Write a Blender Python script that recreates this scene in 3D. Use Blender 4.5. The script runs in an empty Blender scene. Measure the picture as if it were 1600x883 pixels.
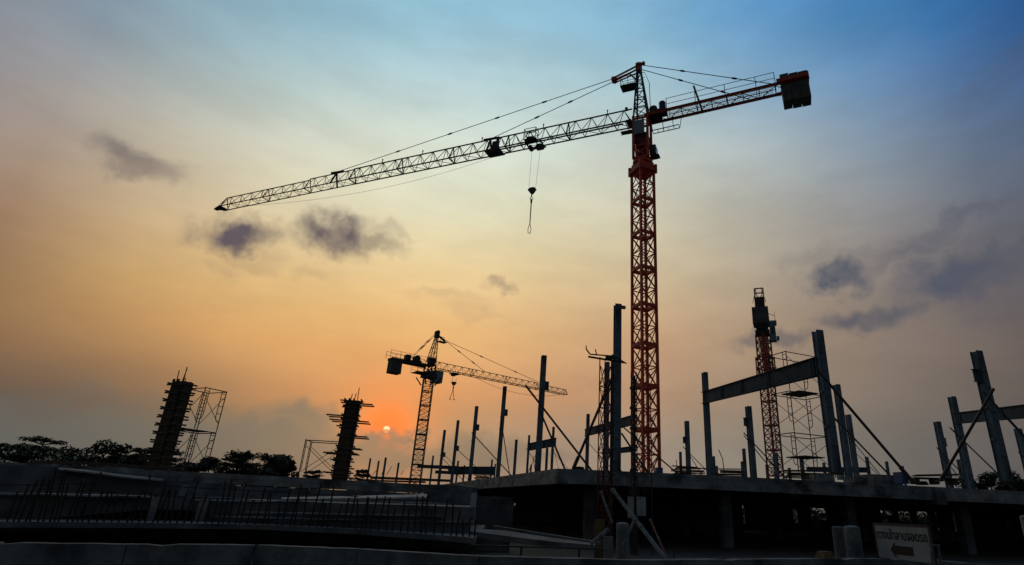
import bpy, math, random
import numpy as np
from mathutils import Vector, Matrix
random.seed(7)
S = bpy.context.scene
COL = S.collection
R = math.radians

# ------------------------------------------------------------------ camera
EYE = 1.75
FPX, PCX, PCY = 880.0, 892.0, 441.0
PIT, ROL = math.atan(350/880.), math.atan(.04)
_R0 = Vector((1,0,0)); _U0 = Vector((0,-math.sin(PIT),math.cos(PIT))); CF = Vector((0,math.cos(PIT),math.sin(PIT)))
CR = _R0*math.cos(ROL)+_U0*math.sin(ROL); CU = _U0*math.cos(ROL)-_R0*math.sin(ROL)
cam_d = bpy.data.cameras.new('camera'); cam = bpy.data.objects.new('camera', cam_d); COL.objects.link(cam)
cam.matrix_world = Matrix(((CR.x,CU.x,-CF.x,0),(CR.y,CU.y,-CF.y,0),(CR.z,CU.z,-CF.z,EYE),(0,0,0,1)))
cam_d.sensor_width = 36.0; cam_d.lens = 36.0*FPX/1600.0
cam_d.shift_x = -(PCX-800)/1600.0; cam_d.shift_y = (PCY-441.5)/1600.0
cam_d.clip_start = .1; cam_d.clip_end = 6000
S.camera = cam

def ray(x, y): return CF + CR*((x-PCX)/FPX) + CU*((PCY-y)/FPX)
O = Vector((0,0,EYE))
def atD(x, y, D): d = ray(x,y); return O + d*(D/math.hypot(d.x,d.y))     # horizontal distance D
def atF(x, y, F): return O + ray(x,y)*F                                   # depth F
def atZ(x, y, z): d = ray(x,y); return O + d*((z-EYE)/d.z)
def azel(x, y): d = ray(x,y); return math.atan2(d.x,d.y), math.atan2(d.z,math.hypot(d.x,d.y))

# ------------------------------------------------------------------ view
S.view_settings.view_transform = 'Standard'; S.view_settings.look = 'None'
S.view_settings.exposure = 0.0; S.view_settings.gamma = 1.0; S.view_settings.use_curve_mapping = False

# ------------------------------------------------------------------ sky
def lin(c):
    return tuple(((v/255.)/12.92 if v/255. <= .04045 else ((v/255.+.055)/1.055)**2.4) for v in c)
SUN_AZ, SUN_EL = azel(604, 671)
W = bpy.data.worlds.new('World'); S.world = W; W.use_nodes = True
nt = W.node_tree; N = nt.nodes; L = nt.links; N.clear()
def nd(t, **k):
    n = N.new(t)
    for a, b in k.items(): setattr(n, a, b)
    return n
def mth(op, a, b=None, c=None, clamp=False):
    n = nd('ShaderNodeMath', operation=op, use_clamp=clamp)
    for i, v in enumerate((a,b,c)):
        if v is None: continue
        if isinstance(v, (int,float)): n.inputs[i].default_value = v
        else: L.new(v, n.inputs[i])
    return n.outputs[0]
def sstep(v, a, b, o0=0., o1=1.):
    n = nd('ShaderNodeMapRange', interpolation_type='SMOOTHSTEP'); L.new(v, n.inputs[0])
    for i, x in enumerate((a,b,o0,o1)): n.inputs[i+1].default_value = x
    return n.outputs[0]
def mixc(f, a, b, mode='MIX'):
    n = nd('ShaderNodeMix', data_type='RGBA', blend_type=mode)
    if isinstance(f, (int,float)): n.inputs[0].default_value = f
    else: L.new(f, n.inputs[0])
    for i, v in ((6,a),(7,b)):
        if isinstance(v, tuple): n.inputs[i].default_value = (*v[:3],1)
        else: L.new(v, n.inputs[i])
    return n.outputs[2]
SKYX = [0,200,400,600,800,1000,1200,1400,1600]
SKYY = [20,120,220,320,420,520,620,700]
SKY = [
 [(130,135,147),(130,152,167),(138,174,191),(143,188,207),(145,190,212),(126,177,209),(92,148,197),(58,120,174),(38,84,140)],
 [(150,139,140),(164,168,167),(172,193,192),(180,205,209),(178,206,212),(156,189,201),(127,165,195),(96,132,174),(64,92,136)],
 [(148,129,118),(186,173,153),(207,206,188),(214,220,203),(208,220,210),(194,204,198),(165,179,184),(121,140,160),(83,97,121)],
 [(153,122,98),(196,168,133),(218,203,167),(226,222,192),(222,222,193),(203,199,177),(172,170,162),(134,136,140),(87,92,106)],
 [(150,117,84),(198,160,106),(219,184,127),(230,202,148),(226,202,153),(207,189,153),(172,160,142),(132,122,118),(96,91,96)],
 [(128,97,71),(178,132,84),(213,160,100),(224,172,108),(217,173,118),(198,160,123),(164,141,118),(130,116,106),(104,92,88)],
 [(84,76,74),(118,95,80),(164,122,88),(208,134,86),(196,143,102),(177,140,112),(148,130,113),(120,108,100),(98,88,85)],
 [(66,73,73),(78,84,83),(96,100,96),(122,113,102),(144,127,114),(147,134,122),(132,126,117),(107,103,100),(85,83,83)]]
def skycol(az, el):
    d = Vector((math.sin(az)*math.cos(el), math.cos(az)*math.cos(el), math.sin(el)))
    f = d.dot(CF)
    if f < .08: f = .08
    x = PCX+FPX*d.dot(CR)/f; y = PCY-FPX*d.dot(CU)/f
    x = min(max(x,0),1600); y = min(max(y,20),700)
    i = min(int(x/200),7); tx = x/200-i
    j = 0
    while j < 6 and y > SKYY[j+1]: j += 1
    ty = (y-SKYY[j])/(SKYY[j+1]-SKYY[j])
    o = []
    for k in range(3):
        a = SKY[j][i][k]*(1-tx)+SKY[j][i+1][k]*tx; b = SKY[j+1][i][k]*(1-tx)+SKY[j+1][i+1][k]*tx
        o.append(a*(1-ty)+b*ty)
    return lin(o)
tc = nd('ShaderNodeTexCoord'); sep = nd('ShaderNodeSeparateXYZ'); L.new(tc.outputs['Generated'], sep.inputs[0])
AZ = mth('ARCTAN2', sep.outputs[0], sep.outputs[1]); EL = mth('ARCSINE', sep.outputs[2])
elf = mth('DIVIDE', EL, R(60), clamp=True)
cur = None
azs = list(range(-56, 57, 8))
ELS = [0,2,4,6,8,10,13,16,19,22,25,28,31,34,37,40,43,46,50,54,60]
for i, a in enumerate(azs):
    cr = nd('ShaderNodeValToRGB'); L.new(elf, cr.inputs[0]); e = cr.color_ramp.elements
    for k, el in enumerate(ELS):
        c = skycol(R(a), R(el))
        if k == 0: q = e[0]; q.position = 0
        elif k == len(ELS)-1: q = e[-1]; q.position = 1.
        else: q = e.new(el/60.)
        q.color = (*c, 1)
    if cur is None: cur = cr.outputs[0]
    else:
        t = mth('DIVIDE', mth('SUBTRACT', AZ, R(azs[i-1])), R(8), clamp=True)
        cur = mixc(t, cur, cr.outputs[0])
# the dusk side behind the viewer and the zenith are dim blue
REAR = (.055,.068,.080)
absaz = mth('ABSOLUTE', AZ)
cur = mixc(sstep(absaz, R(54), R(95)), cur, REAR)
cur = mixc(sstep(EL, R(48), R(68)), cur, (.030,.050,.080))
# ---- clouds
def noise(vec, scale, detail=6, rough=.6, dim='3D'):
    n = nd('ShaderNodeTexNoise', noise_dimensions=dim); n.inputs['Scale'].default_value = scale
    n.inputs['Detail'].default_value = detail; n.inputs['Roughness'].default_value = rough
    L.new(vec, n.inputs['Vector']); return n
comb = nd('ShaderNodeCombineXYZ'); L.new(AZ, comb.inputs[0]); L.new(EL, comb.inputs[1])
n1 = noise(comb.outputs[0], 15, 7, .55); n2 = noise(comb.outputs[0], 42, 5, .5)
def centered(sock, k):
    v = nd('ShaderNodeVectorMath', operation='SUBTRACT'); L.new(sock, v.inputs[0]); v.inputs[1].default_value = (.5,.5,.5)
    w = nd('ShaderNodeVectorMath', operation='SCALE'); L.new(v.outputs[0], w.inputs[0]); w.inputs['Scale'].default_value = k
    return w.outputs[0]
def vadd(a, b):
    v = nd('ShaderNodeVectorMath', operation='ADD'); L.new(a, v.inputs[0]); L.new(b, v.inputs[1]); return v.outputs[0]
wv = vadd(vadd(comb.outputs[0], centered(n1.outputs['Color'], .09)), centered(n2.outputs['Color'], .026))
def cloud(px, py, rx, ry, s, tilt=0.0, soft=1.0):
    a, e = azel(px, py); k = 1/FPX*.9
    v = nd('ShaderNodeVectorMath', operation='SUBTRACT'); L.new(wv, v.inputs[0]); v.inputs[1].default_value = (a, e, 0)
    r_ = nd('ShaderNodeVectorRotate', rotation_type='Z_AXIS'); L.new(v.outputs[0], r_.inputs['Vector']); r_.inputs['Angle'].default_value = -tilt
    m = nd('ShaderNodeVectorMath', operation='MULTIPLY'); L.new(r_.outputs[0], m.inputs[0])
    m.inputs[1].default_value = (1/(rx*k), 1/(ry*k), 0)
    ln = nd('ShaderNodeVectorMath', operation='LENGTH'); L.new(m.outputs[0], ln.inputs[0])
    return mth('MULTIPLY', sstep(ln.outputs['Value'], 1.4*soft, .25), s)
def layer(lst, base, colr):
    tot = None
    for c in lst:
        m = cloud(*c); tot = m if tot is None else mth('MAXIMUM', tot, m)
    dens = mth('MULTIPLY', tot, sstep(n1.outputs['Fac'], .3, .62, .72, 1.05), clamp=True)
    return mixc(dens, base, colr)
puffs = [(212,255,62,26,.62,0,1),(374,362,64,31,1,.2,1),(526,371,70,38,1,0,1),(345,350,36,20,.4,0,1),(575,378,66,20,.55,0,1),(450,362,60,18,.25,0,1),
         (610,362,50,12,.25,0,1),(395,405,50,16,.22,0,1),(350,420,40,18,.2,0,1),(490,430,40,14,.18,0,1),(780,447,32,13,.45,0,1),(700,470,80,14,.16,0,1),(745,490,60,12,.14,0,1)]
cur = layer(puffs, cur, lin((90,82,92)))
rights = [(1306,432,56,24,1,.0,1),(1500,434,95,38,.85,0,1),(1365,492,90,21,.75,.12,1),(1480,352,90,15,.42,.25,1),(1585,392,70,16,.6,0,1),
          (1412,398,80,14,.42,.2,1),(1210,532,75,16,.6,0,1),(1262,402,60,18,.22,0,1),(1560,470,110,34,.25,0,1),(1330,405,70,14,.2,0,1),(1590,90,110,22,.25,.3,1)]
cur = layer(rights, cur, lin((76,82,98)))
# faint uneven haze and high streaks
mpz = nd('ShaderNodeMapping'); L.new(comb.outputs[0], mpz.inputs[0]); mpz.inputs['Scale'].default_value = (2.2,7.,1.); mpz.inputs['Rotation'].default_value = (0,0,.25)
nz = noise(mpz.outputs[0], 1.6, 6, .58)
hz = sstep(nz.outputs['Fac'], .3, .7, .93, 1.07)
hv = nd('ShaderNodeCombineXYZ'); 
for k in range(3): L.new(hz, hv.inputs[k])
cur = mixc(1.0, cur, hv.outputs[0], 'MULTIPLY')
# glow round the sun: warm light scattered in the haze
sd = Vector((math.sin(SUN_AZ)*math.cos(SUN_EL), math.cos(SUN_AZ)*math.cos(SUN_EL), math.sin(SUN_EL)))
dp = nd('ShaderNodeVectorMath', operation='DOT_PRODUCT'); L.new(tc.outputs['Generated'], dp.inputs[0]); dp.inputs[1].default_value = sd
ang = mth('ARCCOSINE', mth('MINIMUM', dp.outputs['Value'], .9999999))
g1 = sstep(ang, R(9), R(.2), 0, 1)
cur = mixc(mth('MULTIPLY', mth('POWER', g1, 1.8), .6), cur, lin((250,128,58)))
g2 = sstep(ang, R(3.3), R(.3), 0, 1)
cur = mixc(g2, cur, lin((255,108,42)))
# grey cloud bank low on the left, its puffy top just under the sun
bank = []
for c in [(455,700,190,46,1,0,1),(620,716,150,30,1,0,1),(330,690,180,42,.9,0,1),(130,690,240,58,.85,0,1),(475,658,60,26,.9,0,1),(500,700,150,34,.95,0,1),(560,700,120,24,1,0,1),(585,688,44,16,1,0,.9),(560,664,20,10,.0,0,1),
          (636,686,26,13,1,0,.9),(656,674,20,13,.85,0,.9),(720,712,130,30,.85,0,1),(30,640,110,30,.55,0,1),(800,712,120,16,.5,0,1),(610,690,50,8,.95,0,.8),(410,670,80,20,.5,0,1)]:
    bank.append(c)
def layer2(lst, base, colr):
    tot = None
    for c in lst:
        m = cloud(*c); tot = m if tot is None else mth('MAXIMUM', tot, m)
    return mixc(mth('MULTIPLY', tot, .93, clamp=True), base, colr)
cur = layer2(bank, cur, lin((90,97,96)))
# sun disc, its middle crossed by a wisp
disc = sstep(ang, R(.33), R(.27))
a0, e0 = SUN_AZ, SUN_EL
wisp = mth('ADD', EL, mth('MULTIPLY', n2.outputs['Fac'], .004))
band_ = mth('SUBTRACT', 1.0, mth('MULTIPLY', sstep(wisp, e0+.0040, e0+.0014), sstep(wisp, e0-.0036, e0-.0012)))
cur = mixc(mth('MULTIPLY', disc, mth('ADD', mth('MULTIPLY', band_, .82), .18)), cur, (1.0,.80,.42))
ns = nd('ShaderNodeTexSky', sky_type='NISHITA'); ns.sun_disc = False; ns.sun_elevation = SUN_EL; ns.sun_rotation = SUN_AZ
ns.air_density = 1.5; ns.dust_density = 3
# below the horizon
cur = mixc(sstep(EL, R(-.2), R(-3)), cur, (.02,.02,.018))
bg = nd('ShaderNodeBackground'); L.new(cur, bg.inputs[0]); bg.inputs[1].default_value = 1.0
bg2 = nd('ShaderNodeBackground'); L.new(ns.outputs[0], bg2.inputs[0]); bg2.inputs[1].default_value = .004
ad = nd('ShaderNodeAddShader'); L.new(bg.outputs[0], ad.inputs[0]); L.new(bg2.outputs[0], ad.inputs[1])
wo = nd('ShaderNodeOutputWorld'); L.new(ad.outputs[0], wo.inputs[0])
W.cycles.sampling_method = 'AUTOMATIC'

sl = bpy.data.lights.new('sun', 'SUN'); sl.energy = .10; sl.color = (1,.5,.25); sl.angle = R(.6)
so = bpy.data.objects.new('sun', sl); COL.objects.link(so); so.rotation_euler = (-sd).to_track_quat('-Z','Y').to_euler()

# ------------------------------------------------------------------ materials
MATS = {}
def mat(name, c1, c2=None, rough=.7, scale=3., metal=0., bump=.0, bscale=30., stain=None, spec=.5):
    m = bpy.data.materials.new(name); m.use_nodes = True; t = m.node_tree; b = t.nodes['Principled BSDF']
    b.inputs['Roughness'].default_value = rough; b.inputs['Metallic'].default_value = metal
    b.inputs['Specular IOR Level'].default_value = spec
    c2 = c2 or tuple(v*.7 for v in c1)
    g = t.nodes.new('ShaderNodeTexCoord')
    n = t.nodes.new('ShaderNodeTexNoise'); n.inputs['Scale'].default_value = scale; n.inputs['Detail'].default_value = 8; n.inputs['Roughness'].default_value = .65
    t.links.new(g.outputs['Object'], n.inputs['Vector'])
    r = t.nodes.new('ShaderNodeValToRGB'); r.color_ramp.elements[0].position = .36; r.color_ramp.elements[1].position = .66
    r.color_ramp.elements[0].color = (*c2,1); r.color_ramp.elements[1].color = (*c1,1)
    t.links.new(n.outputs['Fac'], r.inputs[0]); out = r.outputs[0]
    if stain:
        mp = t.nodes.new('ShaderNodeMapping'); mp.inputs['Scale'].default_value = stain[1]
        t.links.new(g.outputs['Object'], mp.inputs[0])
        n3 = t.nodes.new('ShaderNodeTexNoise'); n3.inputs['Scale'].default_value = 1; n3.inputs['Detail'].default_value = 5
        t.links.new(mp.outputs[0], n3.inputs['Vector'])
        r3 = t.nodes.new('ShaderNodeValToRGB'); r3.color_ramp.elements[0].position = .5; r3.color_ramp.elements[1].position = .68
        t.links.new(n3.outputs['Fac'], r3.inputs[0])
        mx = t.nodes.new('ShaderNodeMix'); mx.data_type = 'RGBA'; t.links.new(r3.outputs[0], mx.inputs[0]); t.links.new(out, mx.inputs[6])
        mx.inputs[7].default_value = (*stain[0],1); out = mx.outputs[2]
    t.links.new(out, b.inputs['Base Color'])
    if bump:
        n4 = t.nodes.new('ShaderNodeTexNoise'); n4.inputs['Scale'].default_value = bscale; n4.inputs['Detail'].default_value = 6
        t.links.new(g.outputs['Object'], n4.inputs['Vector'])
        bp = t.nodes.new('ShaderNodeBump'); bp.inputs['Strength'].default_value = bump; bp.inputs['Distance'].default_value = .03
        t.links.new(n4.outputs['Fac'], bp.inputs['Height']); t.links.new(bp.outputs[0], b.inputs['Normal'])
    MATS[name] = m; return m
dred2 = mat('faded_red_paint', (.42,.045,.03), (.22,.025,.02), .6, 2.5)
red = mat('crane_red_paint', (.62,.07,.018), (.36,.035,.012), .5, 2.5)
orange = mat('crane_orange_paint', (.80,.075,.015), (.42,.035,.01), .5, 2.)
dred = mat('oxide_red_paint', (.20,.03,.02), (.08,.015,.01), .7, 2.)
dsteel = mat('dark_steel', (.05,.045,.045), (.025,.02,.02), .6, 3.)
wsteel = mat('weathered_jib_steel', (.10,.05,.04), (.04,.03,.03), .6, 3.)
cable = mat('wire_rope', (.04,.04,.04), None, .6, 8.)
blue = mat('primed_blue_grey_steel', (.17,.225,.27), (.10,.14,.17), .75, 1.3, spec=.25, stain=((.035,.035,.035),(2,2,.4)))
blueL = mat('pale_blue_grey_steel', (.085,.125,.155), (.05,.075,.095), .95, 1., spec=.08)
conc = mat('raw_concrete', (.36,.37,.36), (.13,.14,.145), .9, 1.4, bump=.7, bscale=12, stain=((.05,.053,.055),(.9,.9,1.3)))
wallm = mat('rough_wall_concrete', (.24,.27,.28), (.08,.092,.10), .9, 1.3, bump=.8, bscale=9, stain=((.05,.055,.06),(1.6,1.6,1.1)))
concd = mat('dark_concrete', (.19,.20,.21), (.08,.088,.095), .85, 1.1, bump=.5, bscale=10, stain=((.04,.045,.05),(.8,.8,2.2)))  # darker tone than the raw concrete
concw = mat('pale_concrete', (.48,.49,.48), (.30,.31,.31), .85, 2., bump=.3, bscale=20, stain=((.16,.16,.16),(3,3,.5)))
soil = mat('bare_soil', (.075,.06,.045), (.035,.03,.024), .95, .35, bump=.6, bscale=3)
grassm = mat('field_grass', (.12,.13,.035), (.06,.07,.025), .95, .5)
ply = mat('formwork_plywood', (.11,.05,.035), (.04,.025,.02), .8, 3.)
timber = mat('timber_planks', (.13,.09,.06), (.06,.045,.03), .85, 4.)
rust = mat('rusty_rebar', (.03,.02,.016), (.018,.012,.01), .85, 9.)
panel = mat('cab_panel', (.24,.33,.38), (.17,.24,.29), .4, 1.5)
cwm = mat('counterweight_concrete', (.13,.125,.115), (.06,.06,.055), .9, 1.3, bump=.4, bscale=8)
bluep = mat('blue_plastic', (.03,.13,.36), (.02,.08,.24), .5, 3.)
navy = mat('winch_blue_paint', (.02,.03,.12), (.01,.015,.06), .5, 3.)
white = mat('white_paint', (.75,.76,.75), (.6,.61,.6), .5, 2.)
signw = mat('sign_board_white', (.33,.36,.37), (.23,.255,.265), .5, 2.5)
black = mat('sign_black', (.012,.012,.012), None, .6, 3.)
galv = mat('galvanised_pipe', (.18,.19,.19), (.08,.08,.08), .7, 6., metal=.1)
bark = mat('bark', (.06,.045,.03), (.03,.022,.016), .95, 5.)
leafm = mat('leaves', (.055,.085,.03), (.02,.035,.014), .8, .8)
leaf2 = mat('field_bush_leaves', (.07,.11,.03), (.03,.05,.015), .8, .8)
ochre = mat('ochre_board', (.22,.15,.06), (.12,.08,.04), .8, 4.)
glass = bpy.data.materials.new('cab_glass'); glass.use_nodes = True
gb = glass.node_tree.nodes['Principled BSDF']; gb.inputs['Base Color'].default_value = (.05,.10,.12,1); gb.inputs['Roughness'].default_value = .08
gb.inputs['Alpha'].default_value = .75

# ------------------------------------------------------------------ mesh helpers
class MB:
    def __init__(s): s.v = []; s.f = []
    def add(s, vs, fs):
        b = len(s.v); s.v += [tuple(q) for q in vs]; s.f += [tuple(i+b for i in f) for f in fs]
    def box(s, c, d, rz=0., taper=1.):
        c = Vector(c); x, y, z = d[0]/2, d[1]/2, d[2]/2; cs, sn = math.cos(rz), math.sin(rz); vs = []
        for k, (sx,sy,sz) in enumerate([(-1,-1,-1),(1,-1,-1),(1,1,-1),(-1,1,-1),(-1,-1,1),(1,-1,1),(1,1,1),(-1,1,1)]):
            t = taper if sz > 0 else 1.
            px, py = sx*x*t, sy*y*t; vs.append((c.x+px*cs-py*sn, c.y+px*sn+py*cs, c.z+sz*z))
        s.add(vs, [(0,3,2,1),(4,5,6,7),(0,1,5,4),(1,2,6,5),(2,3,7,6),(3,0,4,7)])
    def frame(s, a, b):
        a, b = Vector(a), Vector(b); d = (b-a); l = d.length; d = d/l if l > 1e-6 else Vector((0,0,1))
        up = Vector((0,0,1)) if abs(d.z) < .95 else Vector((1,0,0))
        e1 = d.cross(up).normalized(); e2 = e1.cross(d); return a, b, d, e1, e2
    def bar(s, a, b, w, h=None):
        h = h or w; a, b, d, e1, e2 = s.frame(a, b); vs = []
        for p in (a, b):
            for sx, sy in ((-1,-1),(1,-1),(1,1),(-1,1)): vs.append(p+e1*(sx*w/2)+e2*(sy*h/2))
        s.add(vs, [(0,1,2,3),(7,6,5,4),(0,4,5,1),(1,5,6,2),(2,6,7,3),(3,7,4,0)])
    def tube(s, a, b, r, r2=None, n=8, cap=True):
        r2 = r if r2 is None else r2; a, b, d, e1, e2 = s.frame(a, b); vs = []
        for p, q in ((a,r),(b,r2)):
            for i in range(n):
                t = 2*math.pi*i/n; vs.append(p+e1*(math.cos(t)*q)+e2*(math.sin(t)*q))
        fs = [(i,(i+1)%n,n+(i+1)%n,n+i) for i in range(n)]
        if cap: fs += [tuple(range(n-1,-1,-1)), tuple(range(n,2*n))]
        s.add(vs, fs)
    def path(s, pts, r, n=6):
        for a, b in zip(pts[:-1], pts[1:]): s.tube(a, b, r, n=n)
    def ibeam(s, a, b, w, h, t=.02, tw=.015):
        a, b, d, e1, e2 = s.frame(a, b)
        for o, ww, hh in ((h/2-t/2, w, t), (-h/2+t/2, w, t), (0, tw, h-2*t)):
            vs = []
            for p in (a, b):
                for sx, sy in ((-1,-1),(1,-1),(1,1),(-1,1)): vs.append(p+e1*(sx*ww/2)+e2*(o+sy*hh/2))
            s.add(vs, [(0,1,2,3),(7,6,5,4),(0,4,5,1),(1,5,6,2),(2,6,7,3),(3,7,4,0)])
    def prism(s, pts, z0, z1):
        n = len(pts); vs = [(p[0],p[1],z0) for p in pts]+[(p[0],p[1],z1) for p in pts]
        s.add(vs, [tuple(range(n-1,-1,-1)), tuple(range(n,2*n))]+[(i,(i+1)%n,n+(i+1)%n,n+i) for i in range(n)])
    def hull8(s, lo, hi):                       # two quads bottom/top
        s.add(list(lo)+list(hi), [(0,3,2,1),(4,5,6,7),(0,1,5,4),(1,2,6,5),(2,3,7,6),(3,0,4,7)])
    def sphere(s, c, r, sz=1., n=10, m=6):
        c = Vector(c); vs = []; fs = []
        for j in range(m+1):
            ph = math.pi*j/m
            for i in range(n):
                t = 2*math.pi*i/n; vs.append((c.x+r*math.sin(ph)*math.cos(t), c.y+r*math.sin(ph)*math.sin(t), c.z+r*sz*math.cos(ph)))
        for j in range(m):
            for i in range(n): fs.append((j*n+i, (j+1)*n+i, (j+1)*n+(i+1)%n, j*n+(i+1)%n))
        s.add(vs, fs)
    def build(s, name, m, parent=None, loc=None, rz=0., origin=None):
        if origin is not None:
            o_ = Vector(origin); s.v = [(q[0]-o_.x,q[1]-o_.y,q[2]-o_.z) for q in s.v]
        me = bpy.data.meshes.new(name); me.from_pydata(s.v, [], s.f); me.update(); me.materials.append(m)
        o = bpy.data.objects.new(name, me); COL.objects.link(o)
        if parent: o.parent = parent
        if loc is not None: o.location = loc
        elif origin is not None and parent is None: o.location = origin
        elif origin is not None and parent is not None: o.location = Vector(origin)-parent.location if parent.parent is None else Vector(origin)
        o.rotation_euler = (0,0,rz); return o
def tag(o, label, cat, group=None, kind=None):
    if label: o['label'] = label
    if cat: o['category'] = cat
    if group: o['group'] = group
    if kind: o['kind'] = kind
    return o
def thing(name, loc, label, cat, group=None, rz=0.):
    o = bpy.data.objects.new(name, None); COL.objects.link(o); o.location = loc; o.rotation_euler = (0,0,rz)
    o.empty_display_size = .3; return tag(o, label, cat, group)
def structure(o): o['kind'] = 'structure'; return o
def cp(o, parent=None):
    c = o.copy(); COL.objects.link(c); c.parent = parent; return c
def cptree(o):
    c = o.copy(); COL.objects.link(c)
    for ch in o.children:
        d = cp(ch, c)
        for g in ch.children: cp(g, d)
    return c

# ------------------------------------------------------------------ ground
g = MB()
n = 24
rs = [0,20,40,80,160,400,1200,3000]
vs = [(0,0,0)]; fs = []
for r_ in rs[1:]:
    for i in range(n): t = 2*math.pi*i/n; vs.append((r_*math.cos(t), r_*math.sin(t), 0))
for i in range(n): fs.append((0,1+i,1+(i+1)%n))
for k in range(len(rs)-2):
    b = 1+k*n
    for i in range(n): fs.append((b+i, b+n+i, b+n+(i+1)%n, b+(i+1)%n))
g.add(vs, fs); structure(g.build('ground', soil))
g = MB(); g.prism([(-200,130),(260,105),(300,600),(-260,600)], .0, .004)
structure(g.build('field', grassm))

# ------------------------------------------------------------------ main building: deck slab, columns, back wall
SLT, SLB = 3.5, 2.78
bld = thing('unfinished_building', (20,50,0), 'unfinished concrete building with a thick flat floor slab over a dark open storey', 'building')
poly = [(-.3,29.9),(3.6,30.0),(7.2,30.3),(26.3,33.9),(75,43.2),(75,70),(-14.4,70),(-11.4,61.3)]
b = MB(); b.prism(poly, SLT-.18, SLT)
# edge beam all along the visible edge, drooping slightly proud of the slab
def edge_beam(m, pts, z0, z1, th):
    pts = [Vector((p[0],p[1],0)) for p in pts]
    for a, c in zip(pts[:-1], pts[1:]):
        d = (c-a).normalized(); nn = Vector((-d.y, d.x, 0))*th
        m.hull8([(a.x,a.y,z0),(c.x,c.y,z0),(c.x+nn.x,c.y+nn.y,z0),(a.x+nn.x,a.y+nn.y,z0)], [(a.x,a.y,z1),(c.x,c.y,z1),(c.x+nn.x,c.y+nn.y,z1),(a.x+nn.x,a.y+nn.y,z1)])
slab = b.build('floor_slab', conc, bld, origin=(20,50,0))
b = MB(); edge_beam(b, [(-11.4,61.3),(-.3,29.9)], SLB, SLT-.19, .5); b.build('edge_beam', conc, bld, origin=(20,50,0))
b = MB()
edge_beam(b, [(-.28,29.88),(3.6,29.98),(7.2,30.28),(11,30.99),(11.1,31.02),(18.5,32.42),(26.3,33.88),(75,43.2)], SLB+.02, SLT-.19, .5)
b.build('edge_beam', conc, bld, origin=(20,50,0))
# downstand beams under the slab
for k in range(6):
    x0 = 3+k*8; b = MB(); b.box((x0+2, 51, SLB+.15), (.5, 37, .7), -.02); b.build('downstand_beam', concd, bld, origin=(20,50,0))
cpos = []
for k in range(8):
    for j in range(3):
        x0 = 1.5+k*7.5; y0 = 33+j*13+max(0,x0-7)*.19
        cpos.append((x0+j*.4, y0))
for (x0,y0) in cpos:
    b = MB(); b.box((0,0,1.4), (.55,.55,2.8), .17); b.build('concrete_column', concd, bld, loc=(x0-20,y0-50,0))
# back wall with its openings: (px0, px1, ytop, ybot) seen through the storey
ops = [(793,805,783,791),(793,804,801,806),(1088,1101,787,818),(1140,1164,789,818),(1238,1247,795,818),(1266,1291,793,813),(1375,1396,797,816),(1403,1423,799,817),(1430,1470,798,829),
       (1486,1495,801,831),(1508,1520,801,832),(1546,1553,801,825),(1562,1579,801,826)]
WY = 68.0
def onwall(x, y):
    d = ray(x,y); t = WY/d.y; return O+d*t
xs = sorted(ops, key=lambda o: o[0]); b = MB(); px = -14.
for o in xs:
    a = onwall(o[0],o[2]); c = onwall(o[1],o[3]); 
    if a.x < px: continue
    b.box(((px+a.x)/2, WY, 1.64), (a.x-px, .2, 3.28)); px = c.x
    if a.z < 3.2: b.box(((a.x+c.x)/2, WY, (a.z+3.28)/2), (c.x-a.x, .2, 3.28-a.z))
    if c.z > .05: b.box(((a.x+c.x)/2, WY, c.z/2), (c.x-a.x, .2, c.z))
b.box(((px+75)/2, WY, 1.64), (75-px, .2, 3.28))
b.box((74.9, 56, 1.4), (.2, 24, 2.8)); b.box((-13.2, 65, 1.64), (.2, 6, 3.28))
b.build('back_wall', concd, bld, origin=(20,50,0))
for (x,y0) in ((13.5,52),): b = MB(); b.box((x,y0,1.3), (4,.2,2.6)); b.build('partition_wall', concd, bld, origin=(20,50,0))

# ------------------------------------------------------------------ band helper: a wall that follows pixels at given distances
def band(name, pts, th, m, label, cat, zb=None, group=None, parent=None):
    b = MB(); P = []
    for (x, yt, yb, D) in pts:
        t = atD(x, yt, D); lo = zb if zb is not None else atD(x, yb, D).z; P.append((t, lo))
    for (a, la), (c, lc) in zip(P[:-1], P[1:]):
        d = Vector((c.x-a.x, c.y-a.y, 0)).normalized(); nn = Vector((-d.y, d.x, 0))*th
        b.hull8([(a.x,a.y,la),(c.x,c.y,lc),(c.x+nn.x,c.y+nn.y,lc),(a.x+nn.x,a.y+nn.y,la)], [(a.x,a.y,a.z),(c.x,c.y,c.z),(c.x+nn.x,c.y+nn.y,c.z),(a.x+nn.x,a.y+nn.y,a.z)])
    org = Vector((P[len(P)//2][0].x, P[len(P)//2][0].y, 0))
    o = b.build(name, m, parent, origin=org)
    if label: tag(o, label, cat, group)
    return o
def strip(name, near, far, m, th=.12, parent=None, label=None, cat=None):
    b = MB(); A = [atD(*p) for p in near]; B = [atD(*p) for p in far]; dz = Vector((0,0,-th))
    for i in range(len(A)-1): b.hull8([A[i]+dz,A[i+1]+dz,B[i+1]+dz,B[i]+dz],[A[i],A[i+1],B[i+1],B[i]])
    o = b.build(name, m, parent, origin=(A[0].x,A[0].y,0) if parent is None else parent.location)
    if label: tag(o, label, cat)
    return o

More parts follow.
